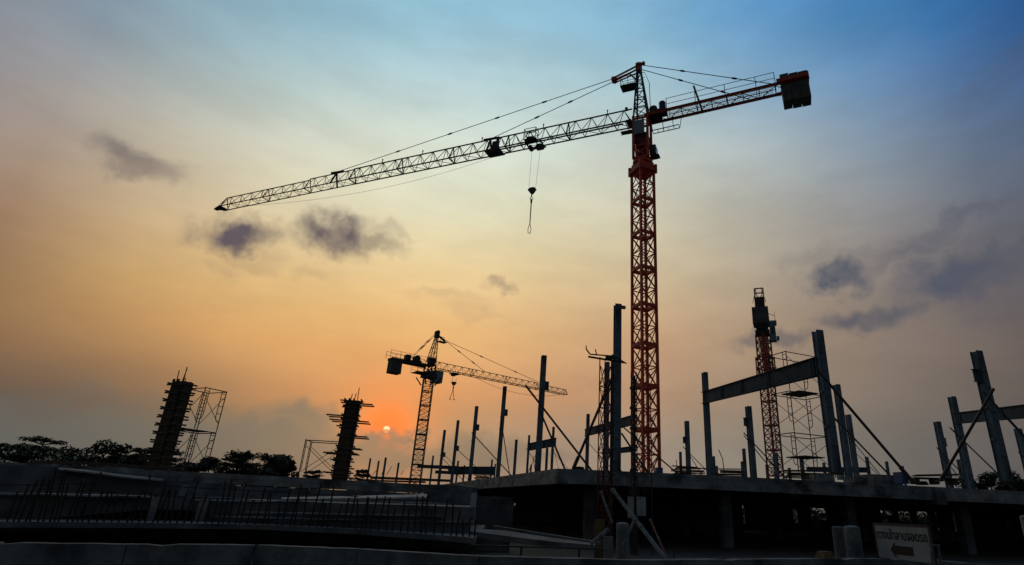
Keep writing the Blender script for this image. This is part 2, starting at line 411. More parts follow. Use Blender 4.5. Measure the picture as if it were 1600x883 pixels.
# left raised deck
LT = 2.5
def lp(x, y): q = atZ(x,y,LT); return (q.x,q.y)
edge = [lp(-150,716),lp(0,722),lp(190,730),lp(250,735),lp(450,745),lp(665,757)]
dk = thing('raised_deck', (edge[3][0],edge[3][1],0), 'long low concrete deck running behind the ramp at left, carrying the formwork columns', 'deck')
b = MB(); b.prism(edge+[(edge[-1][0]+.5,42),(-40,42)], LT-.2, LT); b.build('floor_slab', conc, dk, origin=dk.location)
b = MB(); edge_beam(b, edge, LT-.42, LT-.21, .3)
b.build('edge_beam', conc, dk, origin=dk.location)
b = MB(); b.box((-20,38,1.1), (34,.3,2.1)); b.build('back_wall', concd, dk, origin=dk.location)
for k in range(5):
    t = k/4; x = edge[2][0]*(1-t)+edge[-1][0]*t; y = edge[2][1]*(1-t)+edge[-1][1]*t+1.2
    b = MB(); b.box((0,0,1.1), (.4,.4,2.1), .3); b.build('concrete_column', concd, dk, loc=(x-dk.location.x,y-dk.location.y,0))
# planks and a kerb lying on the deck's front edge
for (x0,y0,x1,y1,w,lb) in [(40,722,105,724,.12,'short dark timber plank on the far left end of the left deck'),(100,723,200,729,.10,'long timber plank on the deck edge below the rounded tree'),(140,727,275,733,.10,'long timber plank on the deck edge at the foot of the left formwork column'),
      (560,751,660,754,.08,'timber plank on the deck edge below the tiny skyline posts'),(575,747,700,752,.10,'timber plank at the right end of the left deck by the dark crane mast')]:
    b = MB(); A_ = atZ(x0,y0+1,LT+.02)+Vector((0,.4,.06)); B_ = atZ(x1,y1+1,LT+.02)+Vector((0,.4,.06)); b.bar(A_, B_, .25, w)
    tag(b.build('timber_plank', timber, origin=A_), lb, 'plank')
band('concrete_wall', [(664,757,792,29),(690,757,800,28.5),(715,758,808,28),(738,761,815,27)], .3, concd, 'stepped concrete wall closing the gap between left deck and main slab', 'wall', zb=0)
band('concrete_fin', [(737,770,818,26.8),(733,792,818,26)], .25, conc, 'short upright concrete fin at the left end under the main slab', 'wall')

# curved parking ramp
rmp = thing('parking_ramp', (-8,20,0), 'curved concrete parking ramp sweeping up at left behind the row of rebars', 'ramp')
rp = dict(parent=rmp)
def pband(name, pts, th, m, zb=None, lab=None):
    o = band(name, pts, th, m, None, None, zb=zb); o.parent = rmp; o.location = o.location-rmp.location
    if lab: o['label'] = lab
    return o
def itp(x, P):
    for (a,va),(c,vc) in zip(P[:-1],P[1:]):
        if x <= c: return va+(vc-va)*(x-a)/(c-a)
    return P[-1][1]
d2 = lambda x: itp(x, [(-200,24),(-140,23.2),(0,22.6),(160,22.7),(300,22.8),(400,22.5),(460,21.8),(520,20.9),(640,19.5),(735,18.8)])
d1 = lambda x: itp(x, [(-200,25.4),(0,25.8),(170,26.2),(350,26.8),(480,27.2),(600,27.6),(735,28)])
pband('outer_parapet', [(x,yt,yb,d1(x)) for x,yt,yb in [(-140,718,775),(-60,722,775),(0,726,775),(50,728,775),(90,730,775),(130,734,775),(170,739,775),(215,745,776),(255,750,777),(350,758,779),(480,764,782),(600,768,785),(668,773,790)]], .18, concd)
pband('inner_parapet', [(x,yt,yb,d2(x)) for x,yt,yb in [(-140,763,822),(-60,765,820),(0,767,818),(80,768,811),(160,770,804),(240,774,796),(290,777,797)]], .15, concd)
pband('inner_parapet', [(x,yt,yb,d2(x)) for x,yt,yb in [(290.5,777.5,797),(312,778,799)]], .15, concd)
pband('inner_parapet', [(x,yt,yb,d2(x)) for x,yt,yb in [(312.5,778,820),(350,779,820),(400,781,821),(460,783,824),(520,786,828),(640,789,834),(735,793,840)]], .15, concd)
pband('recess_backing', [(x,yt,yb,d2(x)+1.) for x,yt,yb in [(-140,790,822),(0,790,818),(330,790,818)]], .15, soil, zb=.88)  # added dark backing in the soil colour, stands in for shade in the cutout
for (x0,x1,yt,yb,dd) in ((238,250,777,819,-.3),(312,326,779,819,-.3),(284,294,757,776,1.5)):
    o = band('ramp_post', [(x0,yt,yb,d2(x0)+dd),(x1,yt,yb,d2(x1)+dd)], .2, conc, None, None); o.parent = rmp; o.location -= rmp.location
def rstrip(nm, P, dn, df, m, th=.05):      # (x, y_near, y_far)
    strip(nm, [(x,a,d2(x)+dn) for x,a,b in P], [(x,b,d2(x)+df) for x,a,b in P], m, th=th, parent=rmp)
strip('ramp_deck', [(x,y,d2(x)+.25) for x,y in ((-140,767),(0,771),(160,774),(290,781),(400,785),(520,790),(640,793),(735,797))],
      [(x,y,d1(x)-.1) for x,y in ((-140,769),(0,770),(160,771),(290,775),(400,778),(520,781),(640,784),(735,788))], concd, parent=rmp)
rstrip('ramp_lit_strip', [(300,779.5,776.5),(400,782,779.5),(470,781.5,779.5)], -.05, .6, concw)  # paler strips carry the sky light on the ramp edges in their colour
rstrip('ramp_lit_strip', [(440,780,777),(560,778,774.5),(668,776.5,772)], .4, 1.6, concw)
rstrip('ramp_lit_strip', [(-60,770,768),(60,771.5,769.5),(240,776,774)], -.3, .1, conc)
strip('ramp_lit_strip', [(x,y,d1(x)-.6) for x,y in ((92,732),(140,737.5),(190,744),(255,750.5))], [(x,y,d1(x)+.1) for x,y in ((92,730.5),(140,734.5),(190,741.5),(255,748.5))], conc, th=.05, parent=rmp)
for yy_,x0_,x1_ in ((800,380,690),(807,330,560),(811,520,740)):
    rstrip('wall_ledge', [(x0_,yy_,yy_-1.2),(x1_,yy_+(x1_-x0_)*.02,yy_-1.2+(x1_-x0_)*.02)], -.25, -.02, conc, .03)
# lower floor lip with black recess beneath
LZ = .88
def q2(x, y, z): q = atZ(x,y,z); return (q.x,q.y)
lip = [q2(-200,813,LZ),q2(0,815,LZ),q2(200,816.5,LZ),q2(400,819.5,LZ),q2(560,827,LZ),q2(700,837,LZ),q2(742,841,LZ)]
fl = thing('lower_floor', (lip[3][0],lip[3][1],0), 'low concrete floor with a black recess beneath it, edged by the row of rebars', 'floor')
b = MB(); b.prism(lip+[(-3.2,26),(-40,26)], LZ-.14, LZ); b.build('floor_slab', concd, fl, origin=fl.location)
b = MB(); b.box((-20,24.5,.36), (36,.25,.7)); b.build('recess_backing', concd, fl, origin=fl.location)
# rebars in a row on the lip
rp0 = None
def lerp_lip(x):
    pts = [(0,815),(200,816.5),(400,819.5),(560,827),(700,837),(760,842)]
    for (a,ya),(c,yc) in zip(pts[:-1],pts[1:]):
        if x <= c: return ya+(yc-ya)*(x-a)/(c-a)
    return 842
rr = random.Random(11)
x = 4.
protos = []
for k in range(4):
    b = MB(); bend = [(0,0,0),(.01*(k-1),.0,.45),(.03*(k-2),.01,.95)]
    b.path([Vector(p) for p in bend], .024, 6); me = b
    protos.append(me)
meshes = []
cnt = 0
while x < 752:
    yb = lerp_lip(x)
    p = atZ(x, yb, LZ); p.y += .12
    k = rr.randrange(4); h = rr.choice([.82,.9,.98,1.05,1.2,1.28,.7])*(1 if x<500 else 1-.28*(x-500)/250)
    if x > 700: h *= .85
    if len(meshes) < 4:
        b = protos[len(meshes)]; o = b.build('rebar', rust); meshes.append(o); o.location = p
    else:
        o = meshes[k].copy(); COL.objects.link(o); o.location = p
    o.scale = (1,1,h/.95); o.rotation_euler = (rr.uniform(-.09,.09), rr.uniform(-.10,.10), rr.uniform(0,6))
    tag(o, 'thin dark upright rebar in the long row along the lower floor edge', 'rebar', 'upright rebars along the lower floor edge')
    x += rr.uniform(6.5,14); cnt += 1
b = MB()
pp = [atD(xx, yy, D) for xx, yy, D in ((-60,757,22.3),(60,758,21.6),(120,756,21.6),(210,756,21.6),(300,762,21.6),(420,768,21.4),(560,776,20))]
b.path(pp, .012, 5); tag(b.build('tie_cable', rust, origin=pp[2]), 'thin dark cable strung along behind the tops of the rebars', 'cable')
b = MB()
pp = [atD(xx, yy, D) for xx, yy, D in ((700,781,17.0),(760,786,16.8),(860,800,16.5))]
pp = [atD(xx, yy, D) for xx, yy, D in ((230,774,21.5),(330,778,21.5),(470,781,20.9),(600,785,19.2),(735,789,17.6))]
b.path(pp, .014, 5); tag(b.build('rebar_rail', rust, origin=pp[2]), 'long horizontal rebar tied across the middle of the rebar row', 'rebar')

# sloping kerb under main slab on the left
strip('sloping_kerb', [(735,830,18),(780,836,17.6),(860,846,17),(930,852,16.5)], [(742,826,18.8),(790,829,18.6),(860,840,18),(930,849,17)], concd, th=.15,
      label='pale sloping concrete kerb descending right under the main slab', cat='kerb')
band('low_wall', [(770,821,837,21),(850,834,846,20.3),(935,847,852,19.3)], .2, concd, 'low concrete wall above the sloping kerb under the slab', 'wall')
b = MB(); pp = [atD(xx,yy,D) for xx,yy,D in ((735,852,14.5),(830,855,14.5),(930,857,14.5),(945,860,14.5))]
b.path(pp, .02, 6)
for xx,yy in ((815,853),(905,856)): 
    q = atD(xx,yy,14.5); b.tube(q, (q.x,q.y,0), .03, n=6)
tag(b.build('pipe_rail', dsteel, origin=pp[1]), 'thin dark pipe rail standing behind the foreground wall at centre', 'railing')

# foreground wall
wl = [(-250,846),(0,848.5),(200,850.5),(400,852),(560,858),(750,869.5),(1000,875.5),(1250,873.5),(1440,873),(1545,884),(1650,890)]
WT = .95
wp = [q2(x,y,WT) for x,y in wl]
b = MB()
rw = random.Random(21)
for a, c in zip(wp[:-1], wp[1:]):
    a, c = Vector((*a,0)), Vector((*c,0)); L0 = (c-a).length; ns_ = max(1,int(L0/.22)); d = (c-a).normalized(); nn = Vector((-d.y,d.x,0))*.2
    hs = [WT+rw.uniform(-.004,.004)-(.02 if rw.random()<.05 else 0) for _ in range(ns_+1)]
    for k in range(ns_):
        p0 = a+(c-a)*(k/ns_); p1 = a+(c-a)*((k+1)/ns_)-(d*.015 if k == ns_-1 else Vector((0,0,0)))
        b.hull8([(p0.x,p0.y,0),(p1.x,p1.y,0),(p1.x+nn.x,p1.y+nn.y,0),(p0.x+nn.x,p0.y+nn.y,0)], [(p0.x,p0.y,hs[k]),(p1.x,p1.y,hs[k+1]),(p1.x+nn.x,p1.y+nn.y,hs[k+1]),(p0.x+nn.x,p0.y+nn.y,hs[k])])
tag(b.build('boundary_wall', wallm, origin=(wp[4][0],wp[4][1],0)), 'low rough grey concrete wall across the very front of the site', 'wall')

# ------------------------------------------------------------------ tower cranes
def mast_section(w, h, leg, br, panels=2, heavy=.12, ladder=True):
    m = MB(); r = w/2; C4 = [(-r,-r),(r,-r),(r,r),(-r,r)]
    for x, y in C4: m.bar((x,y,0),(x,y,h), leg)
    for i in range(4):
        a, c = C4[i], C4[(i+1)%4]
        m.bar((*a,heavy/2),(*c,heavy/2), heavy*.7, heavy)
        for k in range(panels):
            z0, z1 = h*k/panels, h*(k+1)/panels; zm = (z0+z1)/2
            if k: m.bar((*a,z0),(*c,z0), br)
            mid = ((a[0]+c[0])/2, (a[1]+c[1])/2)
            m.bar((*a,z0),(*c,z1), br*(1 if k%2==0 else .8)); m.bar((*c,z0),(*a,z1), br*(.8 if k%2==0 else 1))
    m.bar((-r,-r,.06),(r,r,.06), br*.8)
    if ladder:
        for sx in (.12,.42): m.bar((sx,r*.5,0),(sx,r*.5,h), .04)
        k = .15
        while k < h: m.bar((.12,r*.5,k),(.42,r*.5,k), .025); k += .3
    return m
def jib_mesh(x0, x1, w, h, pitch, ch, br, nose=False):
    m = MB(); n = max(1, round((x1-x0)/pitch)); p = (x1-x0)/n
    m.bar((x0,w/2,0),(x1,w/2,0), ch); m.bar((x0,-w/2,0),(x1,-w/2,0), ch)
    m.bar((x0,0,h),(x1,0,h), ch)
    for i in range(n):
        a, c = x0+i*p, x0+(i+1)*p; md = (a+c)/2
        for s in (1,-1):
            m.bar((a,s*w/2,0),(md,0,h), br); m.bar((md,0,h),(c,s*w/2,0), br)
        m.bar((a,w/2,0),(a,-w/2,0), br)
        if i % 2: m.bar((a,w/2,0),(c,-w/2,0), br*.8)
        else: m.bar((a,-w/2,0),(c,w/2,0), br*.8)
    for s in (1,-1): m.bar((x1-.06,s*w/2,0),(x1-.06,0,h), br*1.7)
    m.bar((x1-.06,w/2,0),(x1-.06,-w/2,0), br*1.8)
    return m
def rod(a, b, r, lumps=(), lr=None, ll=.5):
    m = MB(); a, b = Vector(a), Vector(b); m.tube(a, b, r, n=6); d = (b-a).normalized(); lr = lr or r*2.6
    for t in lumps:
        c = a.lerp(b, t); m.tube(c-d*ll, c-d*ll*.4, r, lr, n=6, cap=False); m.tube(c-d*ll*.4, c+d*ll*.4, lr, n=6); m.tube(c+d*ll*.4, c+d*ll, lr, r, n=6, cap=False)
    return m
def pxon(h, ja, base, x, off, z):   # distance along a jib where it crosses image column x
    lo, hi = -40, 90
    u = Vector((math.cos(ja), math.sin(ja), 0)); nn = Vector((-u.y, u.x, 0))
    f = lambda s: (lambda P: PCX+FPX*P.dot(CR)/P.dot(CF))(Vector((base.x,base.y,z))+u*s+nn*off-O)
    sg = 1 if f(hi) > f(lo) else -1
    for _ in range(50):
        mm = (lo+hi)/2
        if (f(mm)-x)*sg < 0: lo = mm
        else: hi = mm
    return (lo+hi)/2

# ---- main crane
c0 = atD(1009.5, 735, 42); CB = Vector((c0.x, c0.y, SLT))
mc = thing('tower_crane', CB, 'tall orange-red tower crane dominating the site, long jib reaching left and hook hanging', 'crane', 'tower cranes')
MR = R(26); SH = 3.15; MW = 1.35
top = atD(1004, 268, 42).z - SLT
nsec = 8; SH = (top-.3)/nsec
ms = mast_section(MW, SH,   .18, .072, 2, .26).build('mast_section', orange, mc, loc=(0,0,.3), rz=MR)
for k in range(1, nsec): q = cp(ms, mc); q.location = (0,0,.3+SH*k)
b = MB(); b.box((0,0,.1), (2.2,2.2,.2)); 
for s in (-1,1): b.box((s*.67,0,.25),(.35,1.9,.3))
b.build('base_frame', dred, mc, rz=MR)
JA = R(157.9)
zt = top                                   # turntable level
b = MB(); b.box((0,0,.1), (1.62,1.62,.5)); b.box((0,0,.55), (1.4,1.4,.3)); 
for sx in (-1,1):
    for sy in (-1,1): b.bar((sx*.8,sy*.8,-.35),(sx*.8,sy*.8,.5), .2)
    b.bar((sx*.84,-.8,-.1),(sx*.84,.8,-.1),.12,.2); b.bar((-.8,sx*.84,-.1),(.8,sx*.84,-.1),.12,.2)
b.tube((0,0,.7),(0,0,1.0), .85, n=20)
b.build('turntable', orange, mc, loc=(0,0,zt), rz=MR)
ZJ = atD(1004,190,42).z - SLT              # jib bottom chord
z0 = zt+1.0
b = MB(); r = .64
for sx in (-1,1):
    for sy in (-1,1): b.bar((sx*r,sy*r,z0),(sx*r,sy*r,ZJ+.25), .2)
for z in (z0+.1, ZJ-.05):
    for i in range(4):
        a, c = [(-r,-r),(r,-r),(r,r),(-r,r)][i], [(r,-r),(r,r),(-r,r),(-r,-r)][i]; b.bar((*a,z),(*c,z), .16)
for sy in (-1,1):
    b.bar((-r,sy*r,z0),(r,sy*r,z0+1.2), .09); b.bar((r,sy*r,z0),(-r,sy*r,z0+1.2), .09)
    b.bar((-r,sy*r,z0+1.3),(r,sy*r,z0+1.3), .1)
for sx in (-1,1): b.bar((sx*r,-r,z0+.2),(sx*r,r,z0+2.6), .09)
b.build('slewing_tower', orange, mc, rz=JA)
b = MB(); b.box((0,.0,z0+2.2),(1.1,1.0,1.0)); b.box((0,0,z0+.75),(.7,.7,.9)); b.box((-.2,.1,z0+1.6),(.9,.9,.3)); b.build('machine_housing', dred, mc, rz=JA)
b = MB(); b.box((.08,.735,ZJ-1.05),(.92,.06,1.45)); b.build('cab_panel', panel, mc, rz=JA)
cab = MB()
cab.box((-.98,-.35,z0+.55),(.5,.85,.1)); cab.box((-.95,-.35,z0+1.5),(.45,.8,.07))
for sx in (-.2,.2):
    for sy in (-.38,.38): cab.bar((-.98+sx,-.35+sy,z0+.55),(-.95+sx*.8,-.35+sy,z0+1.5), .06)
cab.box((-.78,-.35,z0+1.),(.06,.8,.9)); cab.box((-.98,.06,z0+.8),(.45,.05,.5)); cab.box((-1.3,-.35,z0+.5),(.3,.7,.04))
cabo = cab.build('operator_cab', dsteel, mc, rz=JA)
b = MB(); b.box((-1.2,-.35,z0+1.05),(.03,.75,.7)); b.box((-.98,.065,z0+1.2),(.4,.03,.35)); b.build('cab_window', glass, cabo)
# apex tower
AT = atD(993, 104, 42).z - SLT
b = MB()
ax = .28
legsF = [((.62,s*.6,ZJ+.2),(ax+.1,s*.16,AT-.4)) for s in (-1,1)]; legsB = [((-.62,s*.6,ZJ+.2),(ax-.2,s*.16,AT-.4)) for s in (-1,1)]
for a, c in legsF+legsB: b.bar(a, c, .13)
def lp3(pr, t): return Vector(pr[0]).lerp(Vector(pr[1]), t)
for k in range(6):
    t0, t1 = k/6, (k+1)/6
    for A, B_ in ((legsF[0],legsF[1]),(legsB[0],legsB[1]),(legsF[0],legsB[0]),(legsF[1],legsB[1])):
        b.bar(lp3(A,t0), lp3(B_,t0), .06)
        if k % 2: b.bar(lp3(A,t0), lp3(B_,t1), .055)
        else: b.bar(lp3(B_,t0), lp3(A,t1), .055)
b.build('apex_tower', wsteel, mc, rz=JA)
b = MB(); b.box((ax-.03,0,AT-.15),(.5,.55,.9)); b.box((ax-.35,0,AT+.25),(.5,.2,.25)); b.tube((ax,-.3,AT+.1),(ax,.3,AT+.1),.22,n=12); b.tube((ax-.5,-.12,AT+.3),(ax-.5,.12,AT+.3),.14,n=10)
b.build('apex_head', red, mc, rz=JA)
LX, LZ_ = 2.65, AT-.8
b = MB()
for s in (-1,1): b.bar((ax,s*.2,AT),(LX,s*.2,LZ_), .09,.16); b.bar((ax,s*.2,AT-.45),(LX,s*.2,LZ_-.25), .08,.12); 
b.bar((ax+.9,0,AT-.5),(ax+.15,0,AT-1.6), .12)
b.box((LX,0,LZ_-.05),(.45,.5,.4)); b.tube((LX,-.3,LZ_-.1),(LX,.3,LZ_-.1),.19,n=12)
b.build('link_bars', red, mc, rz=JA)
# apex platform
pz = AT-2.35; b = MB(); b.box((1.15,.15,pz),(1.5,.9,.03)); 
for x in (.5,1.15,1.85):
    for y in (-.3,.6): b.bar((x,y,pz),(x,y,pz+1.05), .04)
for z in (.5,1.05):
    for y in (-.3,.6): b.bar((.5,y,pz+z),(1.85,y,pz+z), .035)
    b.bar((1.85,-.3,pz+z),(1.85,.6,pz+z), .035)
b.bar((.5,.6,pz+.05),(1.88,.6,pz+.05), .05,.1); b.bar((.5,-.3,pz+.05),(1.88,-.3,pz+.05), .05,.1)
b.bar((-.85,.5,pz-.3),(-.4,.5,pz+1.1),.04); b.bar((-.85,.5,pz-.3),(-.9,.45,ZJ+.2), .05); b.bar((-.4,.5,pz+1.1),(0,.5,pz+1.1),.04); b.bar((-.4,.5,pz+.5),(0,.5,pz+.5),.04)
b.build('apex_platform', dsteel, mc, rz=JA)
# jib
JL = pxon(0, JA, CB, 338, 0, SLT+ZJ); JW, JH = 1.05, 1.62
bounds = [.9, 7.2, 13.6, 20.0, 26.4, 32.8, 39.2, 45.6, JL-1.3]
for i in range(len(bounds)-1):
    hh = JH if i < 5 else (JH*.95 if i < 6 else JH*.85)
    q = jib_mesh(bounds[i], bounds[i+1], JW, hh, 1.55, .10 if i<5 else .085, .05 if i<5 else .042).build('jib_section', wsteel, mc, loc=(0,0,ZJ), rz=JA)
b = MB(); e = bounds[-1]
for s in (-1,1): b.bar((e,s*JW/2,0),(JL,s*.12,.05), .12); b.bar((e,0,JH*.85),(JL,s*.1,.1), .05)
b.box((JL-.2,0,.05),(.7,.4,.2)); b.box((e+.3,0,-.02),(.6,JW,.12)); b.tube((JL-.1,-.15,.1),(JL-.1,.15,.1),.18,n=10)
b.build('jib_nose', dsteel, mc, loc=(0,0,ZJ), rz=JA)
# jib root plate and lamp at the first section's top
b = MB(); b.box((1.45,0,JH+.12),(.22,.22,.3)); b.box((1.1,0,.0),(.5,JW*1.1,.18))
for x in (.95,1.4): b.bar((x,-JW/2-.5,-.12),(x,JW/2+.2,-.12), .06)
b.box((1.5,-JW/2-.35,-.15),(1.4,.5,.05)); b.bar((.8,-JW/2-.6,-.2),(2.3,-JW/2-.6,-.15), .05)
b.build('jib_root', dsteel, mc, loc=(0,0,ZJ), rz=JA)
for xx in (597,660,753,849,949):
    s = pxon(0, JA, CB, xx, 0, SLT+ZJ+JH); b = MB(); b.bar((s,0,JH),(s,0,JH+.42), .06); b.box((s,0,JH+.42),(.1,.1,.14)); b.build('lifting_lug', dsteel, mc, loc=(0,0,ZJ), rz=JA)
sO = pxon(0, JA, CB, 527, 0, SLT+ZJ+JH); sI = pxon(0, JA, CB, 768, 0, SLT+ZJ+JH)
for nm, s, off, lm in (('tie_rod',sO,.18,(.22,.38,.55,.75)),('tie_rod',sI,-.18,(.35,.62))):
    rod((LX,off,LZ_-.05),(s,0,ZJ+JH+.12), .034, lm, .085, .35).build(nm, cable, mc, rz=JA)
for s in (sO,sI):
    b = MB(); b.bar((s-.9,0,ZJ+JH+.02),(s+.9,0,ZJ+JH+.12),.14,.2); b.bar((s+.1,JW/2,ZJ),(s+.1,0,ZJ+JH), .14); b.bar((s+.1,-JW/2,ZJ),(s+.1,0,ZJ+JH), .14)
    b.build('tie_bracket', dsteel, mc, rz=JA)
# jib basket platform
sB = pxon(0, JA, CB, 773, 0, SLT+ZJ)
b = MB(); b.box((sB,0,-.12),(1.7,JW*1.15,.06)); b.bar((sB-.6,JW/2,0),(sB-.2,0,JH), .3,.12); b.box((sB-.1,.15,.55),(.5,.5,.9)); b.box((sB+.5,-.1,.15),(.7,.7,.3))
b.build('jib_platform', dsteel, mc, loc=(0,0,ZJ), rz=JA)
# walkway along inner jib
b = MB(); b.box(((sB+1.)/2+.6,JW*.18,.02),(sB-1.2,.2,.03)); b.build('jib_walkway', dsteel, mc, loc=(0,0,ZJ), rz=JA)
# trolley
sT = pxon(0, JA, CB, 838, -.2, SLT+ZJ)
b = MB()
for x in (-.75,.75): b.bar((sT+x,-JW/2-.15,-.18),(sT+x,JW/2+.15,-.18), .1)
for y in (-JW/2,JW/2): b.bar((sT-.9,y,-.2),(sT+.9,y,-.2), .1); 
b.box((sT-.4,-.2,-.35),(.7,.5,.4)); b.tube((sT+.45,-.25,-.45),(sT+.45,.25,-.45),.22,n=12); b.tube((sT-.45,-.25,-.45),(sT-.45,.25,-.45),.2,n=12)
b.bar((sT-.9,.2,-.2),(sT-.2,.2,-.75),.07); b.bar((sT-.2,.2,-.75),(sT+.5,.2,-.3),.07)
# inspection cage on the near side of the trolley
for x in (-.5,.7):
    for y in (.55,1.15): b.bar((sT+x,y,-.15),(sT+x,y,1.0), .05)
for z in (-.15,.45,1.0):
    for y in (.55,1.15): b.bar((sT-.5,y,z),(sT+.7,y,z), .045)
    for x in (-.5,.7): b.bar((sT+x,.55,z),(sT+x,1.15,z), .045)
b.box((sT+.1,.85,-.15),(1.2,.6,.05)); b.box((sT+.3,.6,.1),(.5,.4,.5))
b.build('trolley', dsteel, mc, loc=(0,0,ZJ), rz=JA)
hb = atD(836, 296, 1); u = Vector((math.cos(JA),math.sin(JA),0)); tp = Vector((CB.x,CB.y,SLT+ZJ))+u*sT
Dh = math.hypot(tp.x,tp.y); zh = atD(836,297,Dh).z-SLT
b = MB(); b.tube((sT-.45,-.22,ZJ-.5),(sT-.34,0,zh),.013,n=5); b.tube((sT+.45,-.22,ZJ-.5),(sT+.34,0,zh),.013,n=5); b.build('hoist_rope', cable, mc, rz=JA)
b = MB(); vs = []
prof = [(-.42,.0),(-.30,.16),(0,.24),(.30,.16),(.42,.0),(.12,-.42),(-.12,-.42)]
vs = [(sT+x,-.12,zh+z) for x,z in prof]+[(sT+x,.12,zh+z) for x,z in prof]; k = len(prof)
b.add(vs, [tuple(range(k)), tuple(range(2*k-1,k-1,-1))]+[((i+1)%k,i,k+i,k+(i+1)%k) for i in range(k)])
b.tube((sT,0,zh-.4),(sT,0,zh-.75),.06,n=8)
for i in range(8):
    t0, t1 = R(90-i*36), R(90-(i+1)*36); b.tube((sT+.15*math.cos(t0),0,zh-.9+.15*math.sin(t0)),(sT+.15*math.cos(t1),0,zh-.9+.15*math.sin(t1)),.035,n=6)
b.build('hook_block', dsteel, mc, rz=JA)
# sling hanging in the hook: a thing of its own
sp = Vector((CB.x,CB.y,0))+u*sT; zt0 = SLT+zh-1.0; pe = atD(827,364,math.hypot(sp.x,sp.y))
tpn = Vector((sp.x,sp.y,zt0)); nk = tpn.lerp(pe,.72)
b = MB(); b.tube(tpn, nk, .055, .045, n=7); b.tube(tpn.lerp(pe,.02), tpn.lerp(pe,.12), .1, .08, n=7)
dd = (pe-nk).normalized(); sd_ = Vector((1,0,0)); ml = nk.lerp(pe,.6); lo_ = pe
b.path([nk, ml+sd_*.13, lo_+sd_*.1, lo_-dd*-.04, lo_-sd_*.12, ml-sd_*.14, nk], .03, 6)
tag(b.build('lifting_sling', cable, origin=tpn), 'dark rope sling with an open loop hanging from the big crane hook', 'sling')
# power line sagging below the jib
b = MB(); pts = []
s1 = pxon(0, JA, CB, 372, 0, SLT+ZJ); s2 = pxon(0, JA, CB, 800, 0, SLT+ZJ)
for i in range(25):
    t = i/24; s = s2+(s1-s2)*t; pts.append(Vector((s,0,ZJ-.2-1.75*4*t*(1-t)*(1-.35*t))))
b.path(pts, .014, 5); b.build('trolley_rope', cable, mc, rz=JA)
# counter jib
CJ = pxon(0, JA, CB, 1262, 0, SLT+ZJ); CJ = abs(CJ)
b = MB()
for s in (-1,1): b.ibeam((-.4,s*.68,.1),(-CJ,s*.68,.1), .14,.24,.04,.04)
b.build('counter_jib_beam', red, mc, loc=(0,0,ZJ), rz=JA).rotation_euler.y = R(1.7)
b = MB(); x = -1.; k = 0
while x > -CJ+1: 
    b.bar((x,-.6,.05),(x,.6,.05), .07); b.bar((x,(-.6 if k%2 else .6),.0),(x-1.3,(.6 if k%2 else -.6),.0), .045); b.bar((x-.3,-.6,.12),(x-.65,.0,.12),.04); x -= 1.3; k += 1
gx = -2.2
while gx > -CJ+2.6: b.bar((gx,-.5,.1),(gx,.42,.1),.018); gx -= .13
for gy in (-.5,-.27,-.04,.19,.42): b.bar((-2.2,gy,.1),(-CJ+2.6,gy,.1),.022)
b.build('counter_jib_floor', dsteel, mc, loc=(0,0,ZJ), rz=JA).rotation_euler.y = R(1.7)
b = MB()
for s in (.72,-.72):
    xs_ = [-2.4,-4.9,-7.4,-9.9,-CJ+2.4]
    for x in xs_: b.bar((x,s,.1),(x,s,1.3), .055)
    for z in (.7,1.3): b.bar((xs_[0],s,z),(xs_[-1],s,z), .035)
    if s < 0: break
b.bar((-5.4,.75,-.9),(-4.9,.95,1.7), .16)
b.build('handrail', dsteel, mc, loc=(0,0,ZJ), rz=JA).rotation_euler.y = R(1.7)
for k in range(3):
    b = MB(); x = -CJ+.25+k*.70; dz = (0,.05,.16)[k]
    vsx = []
    hgt = [(-.6,-1.75+dz*.5),(.6,-1.75+dz*.5),(.68,.75),(.5,.95+dz),(-.5,.95+dz),(-.68,.75)]
    vsx = [(x-.33,y,z) for y,z in hgt]+[(x+.33,y,z) for y,z in hgt]; n6 = 6
    b.add(vsx, [tuple(range(n6)), tuple(range(2*n6-1,n6-1,-1))]+[((i+1)%n6,i,n6+i,n6+(i+1)%n6) for i in range(n6)])
    b.build('counterweight_block', cwm, mc, loc=(0,0,ZJ), rz=JA).rotation_euler.y = R(1.7)
b = MB(); b.bar((-CJ-.15,.86,.25),(-CJ+2.3,.86,.25),.08,.35); b.bar((-CJ-.1,-.86,.25),(-CJ+2.3,-.86,.25),.08,.35); b.bar((-CJ-.1,.86,.25),(-CJ-.1,-.86,.25),.12,.6); b.build('counterweight_frame', red, mc, loc=(0,0,ZJ), rz=JA).rotation_euler.y = R(1.7)
for off, xe, lm in ((.3,-CJ+2.6,(.36,.74)),(-.3,-CJ+4.6,(.40,.78))):
    rod((ax,off,AT+.02),(xe,off*2,ZJ+.25-xe*.0297), .034, lm, .085, .3).build('tie_rod', cable, mc, rz=JA)
b = MB(); b.tube((-1.15,-.45,.75),(-1.15,.45,.75),.38,n=14); b.box((-1.2,0,.3),(1.1,1.2,.2)); b.build('hoist_winch', dsteel, mc, loc=(0,0,ZJ), rz=JA).rotation_euler.y = R(1.7)
b = MB(); b.tube((-1.95,.2,.3),(-1.95,.2,1.35),.3,n=14); b.sphere((-1.95,.2,1.35),.3,.5); b.box((-1.9,.15,.35),(.8,.8,.4)); b.build('winch_motor', navy, mc, loc=(0,0,ZJ), rz=JA).rotation_euler.y = R(1.7)
b = MB()
for s in (-1.35,-.85): b.bar((-.7,s,-.55),(-3.1,s,-.55), .06)
for k in range(6): b.bar((-.7-.48*k,-1.35,-.55),(-.7-.48*k,-.85,-.55), .04)
for x in (-.7,-1.7,-2.6): b.bar((x,-.75,.0),(x,-1.1,-.55), .05)
b.bar((-3.1,-1.35,-.55),(-3.4,-.7,.0), .05)
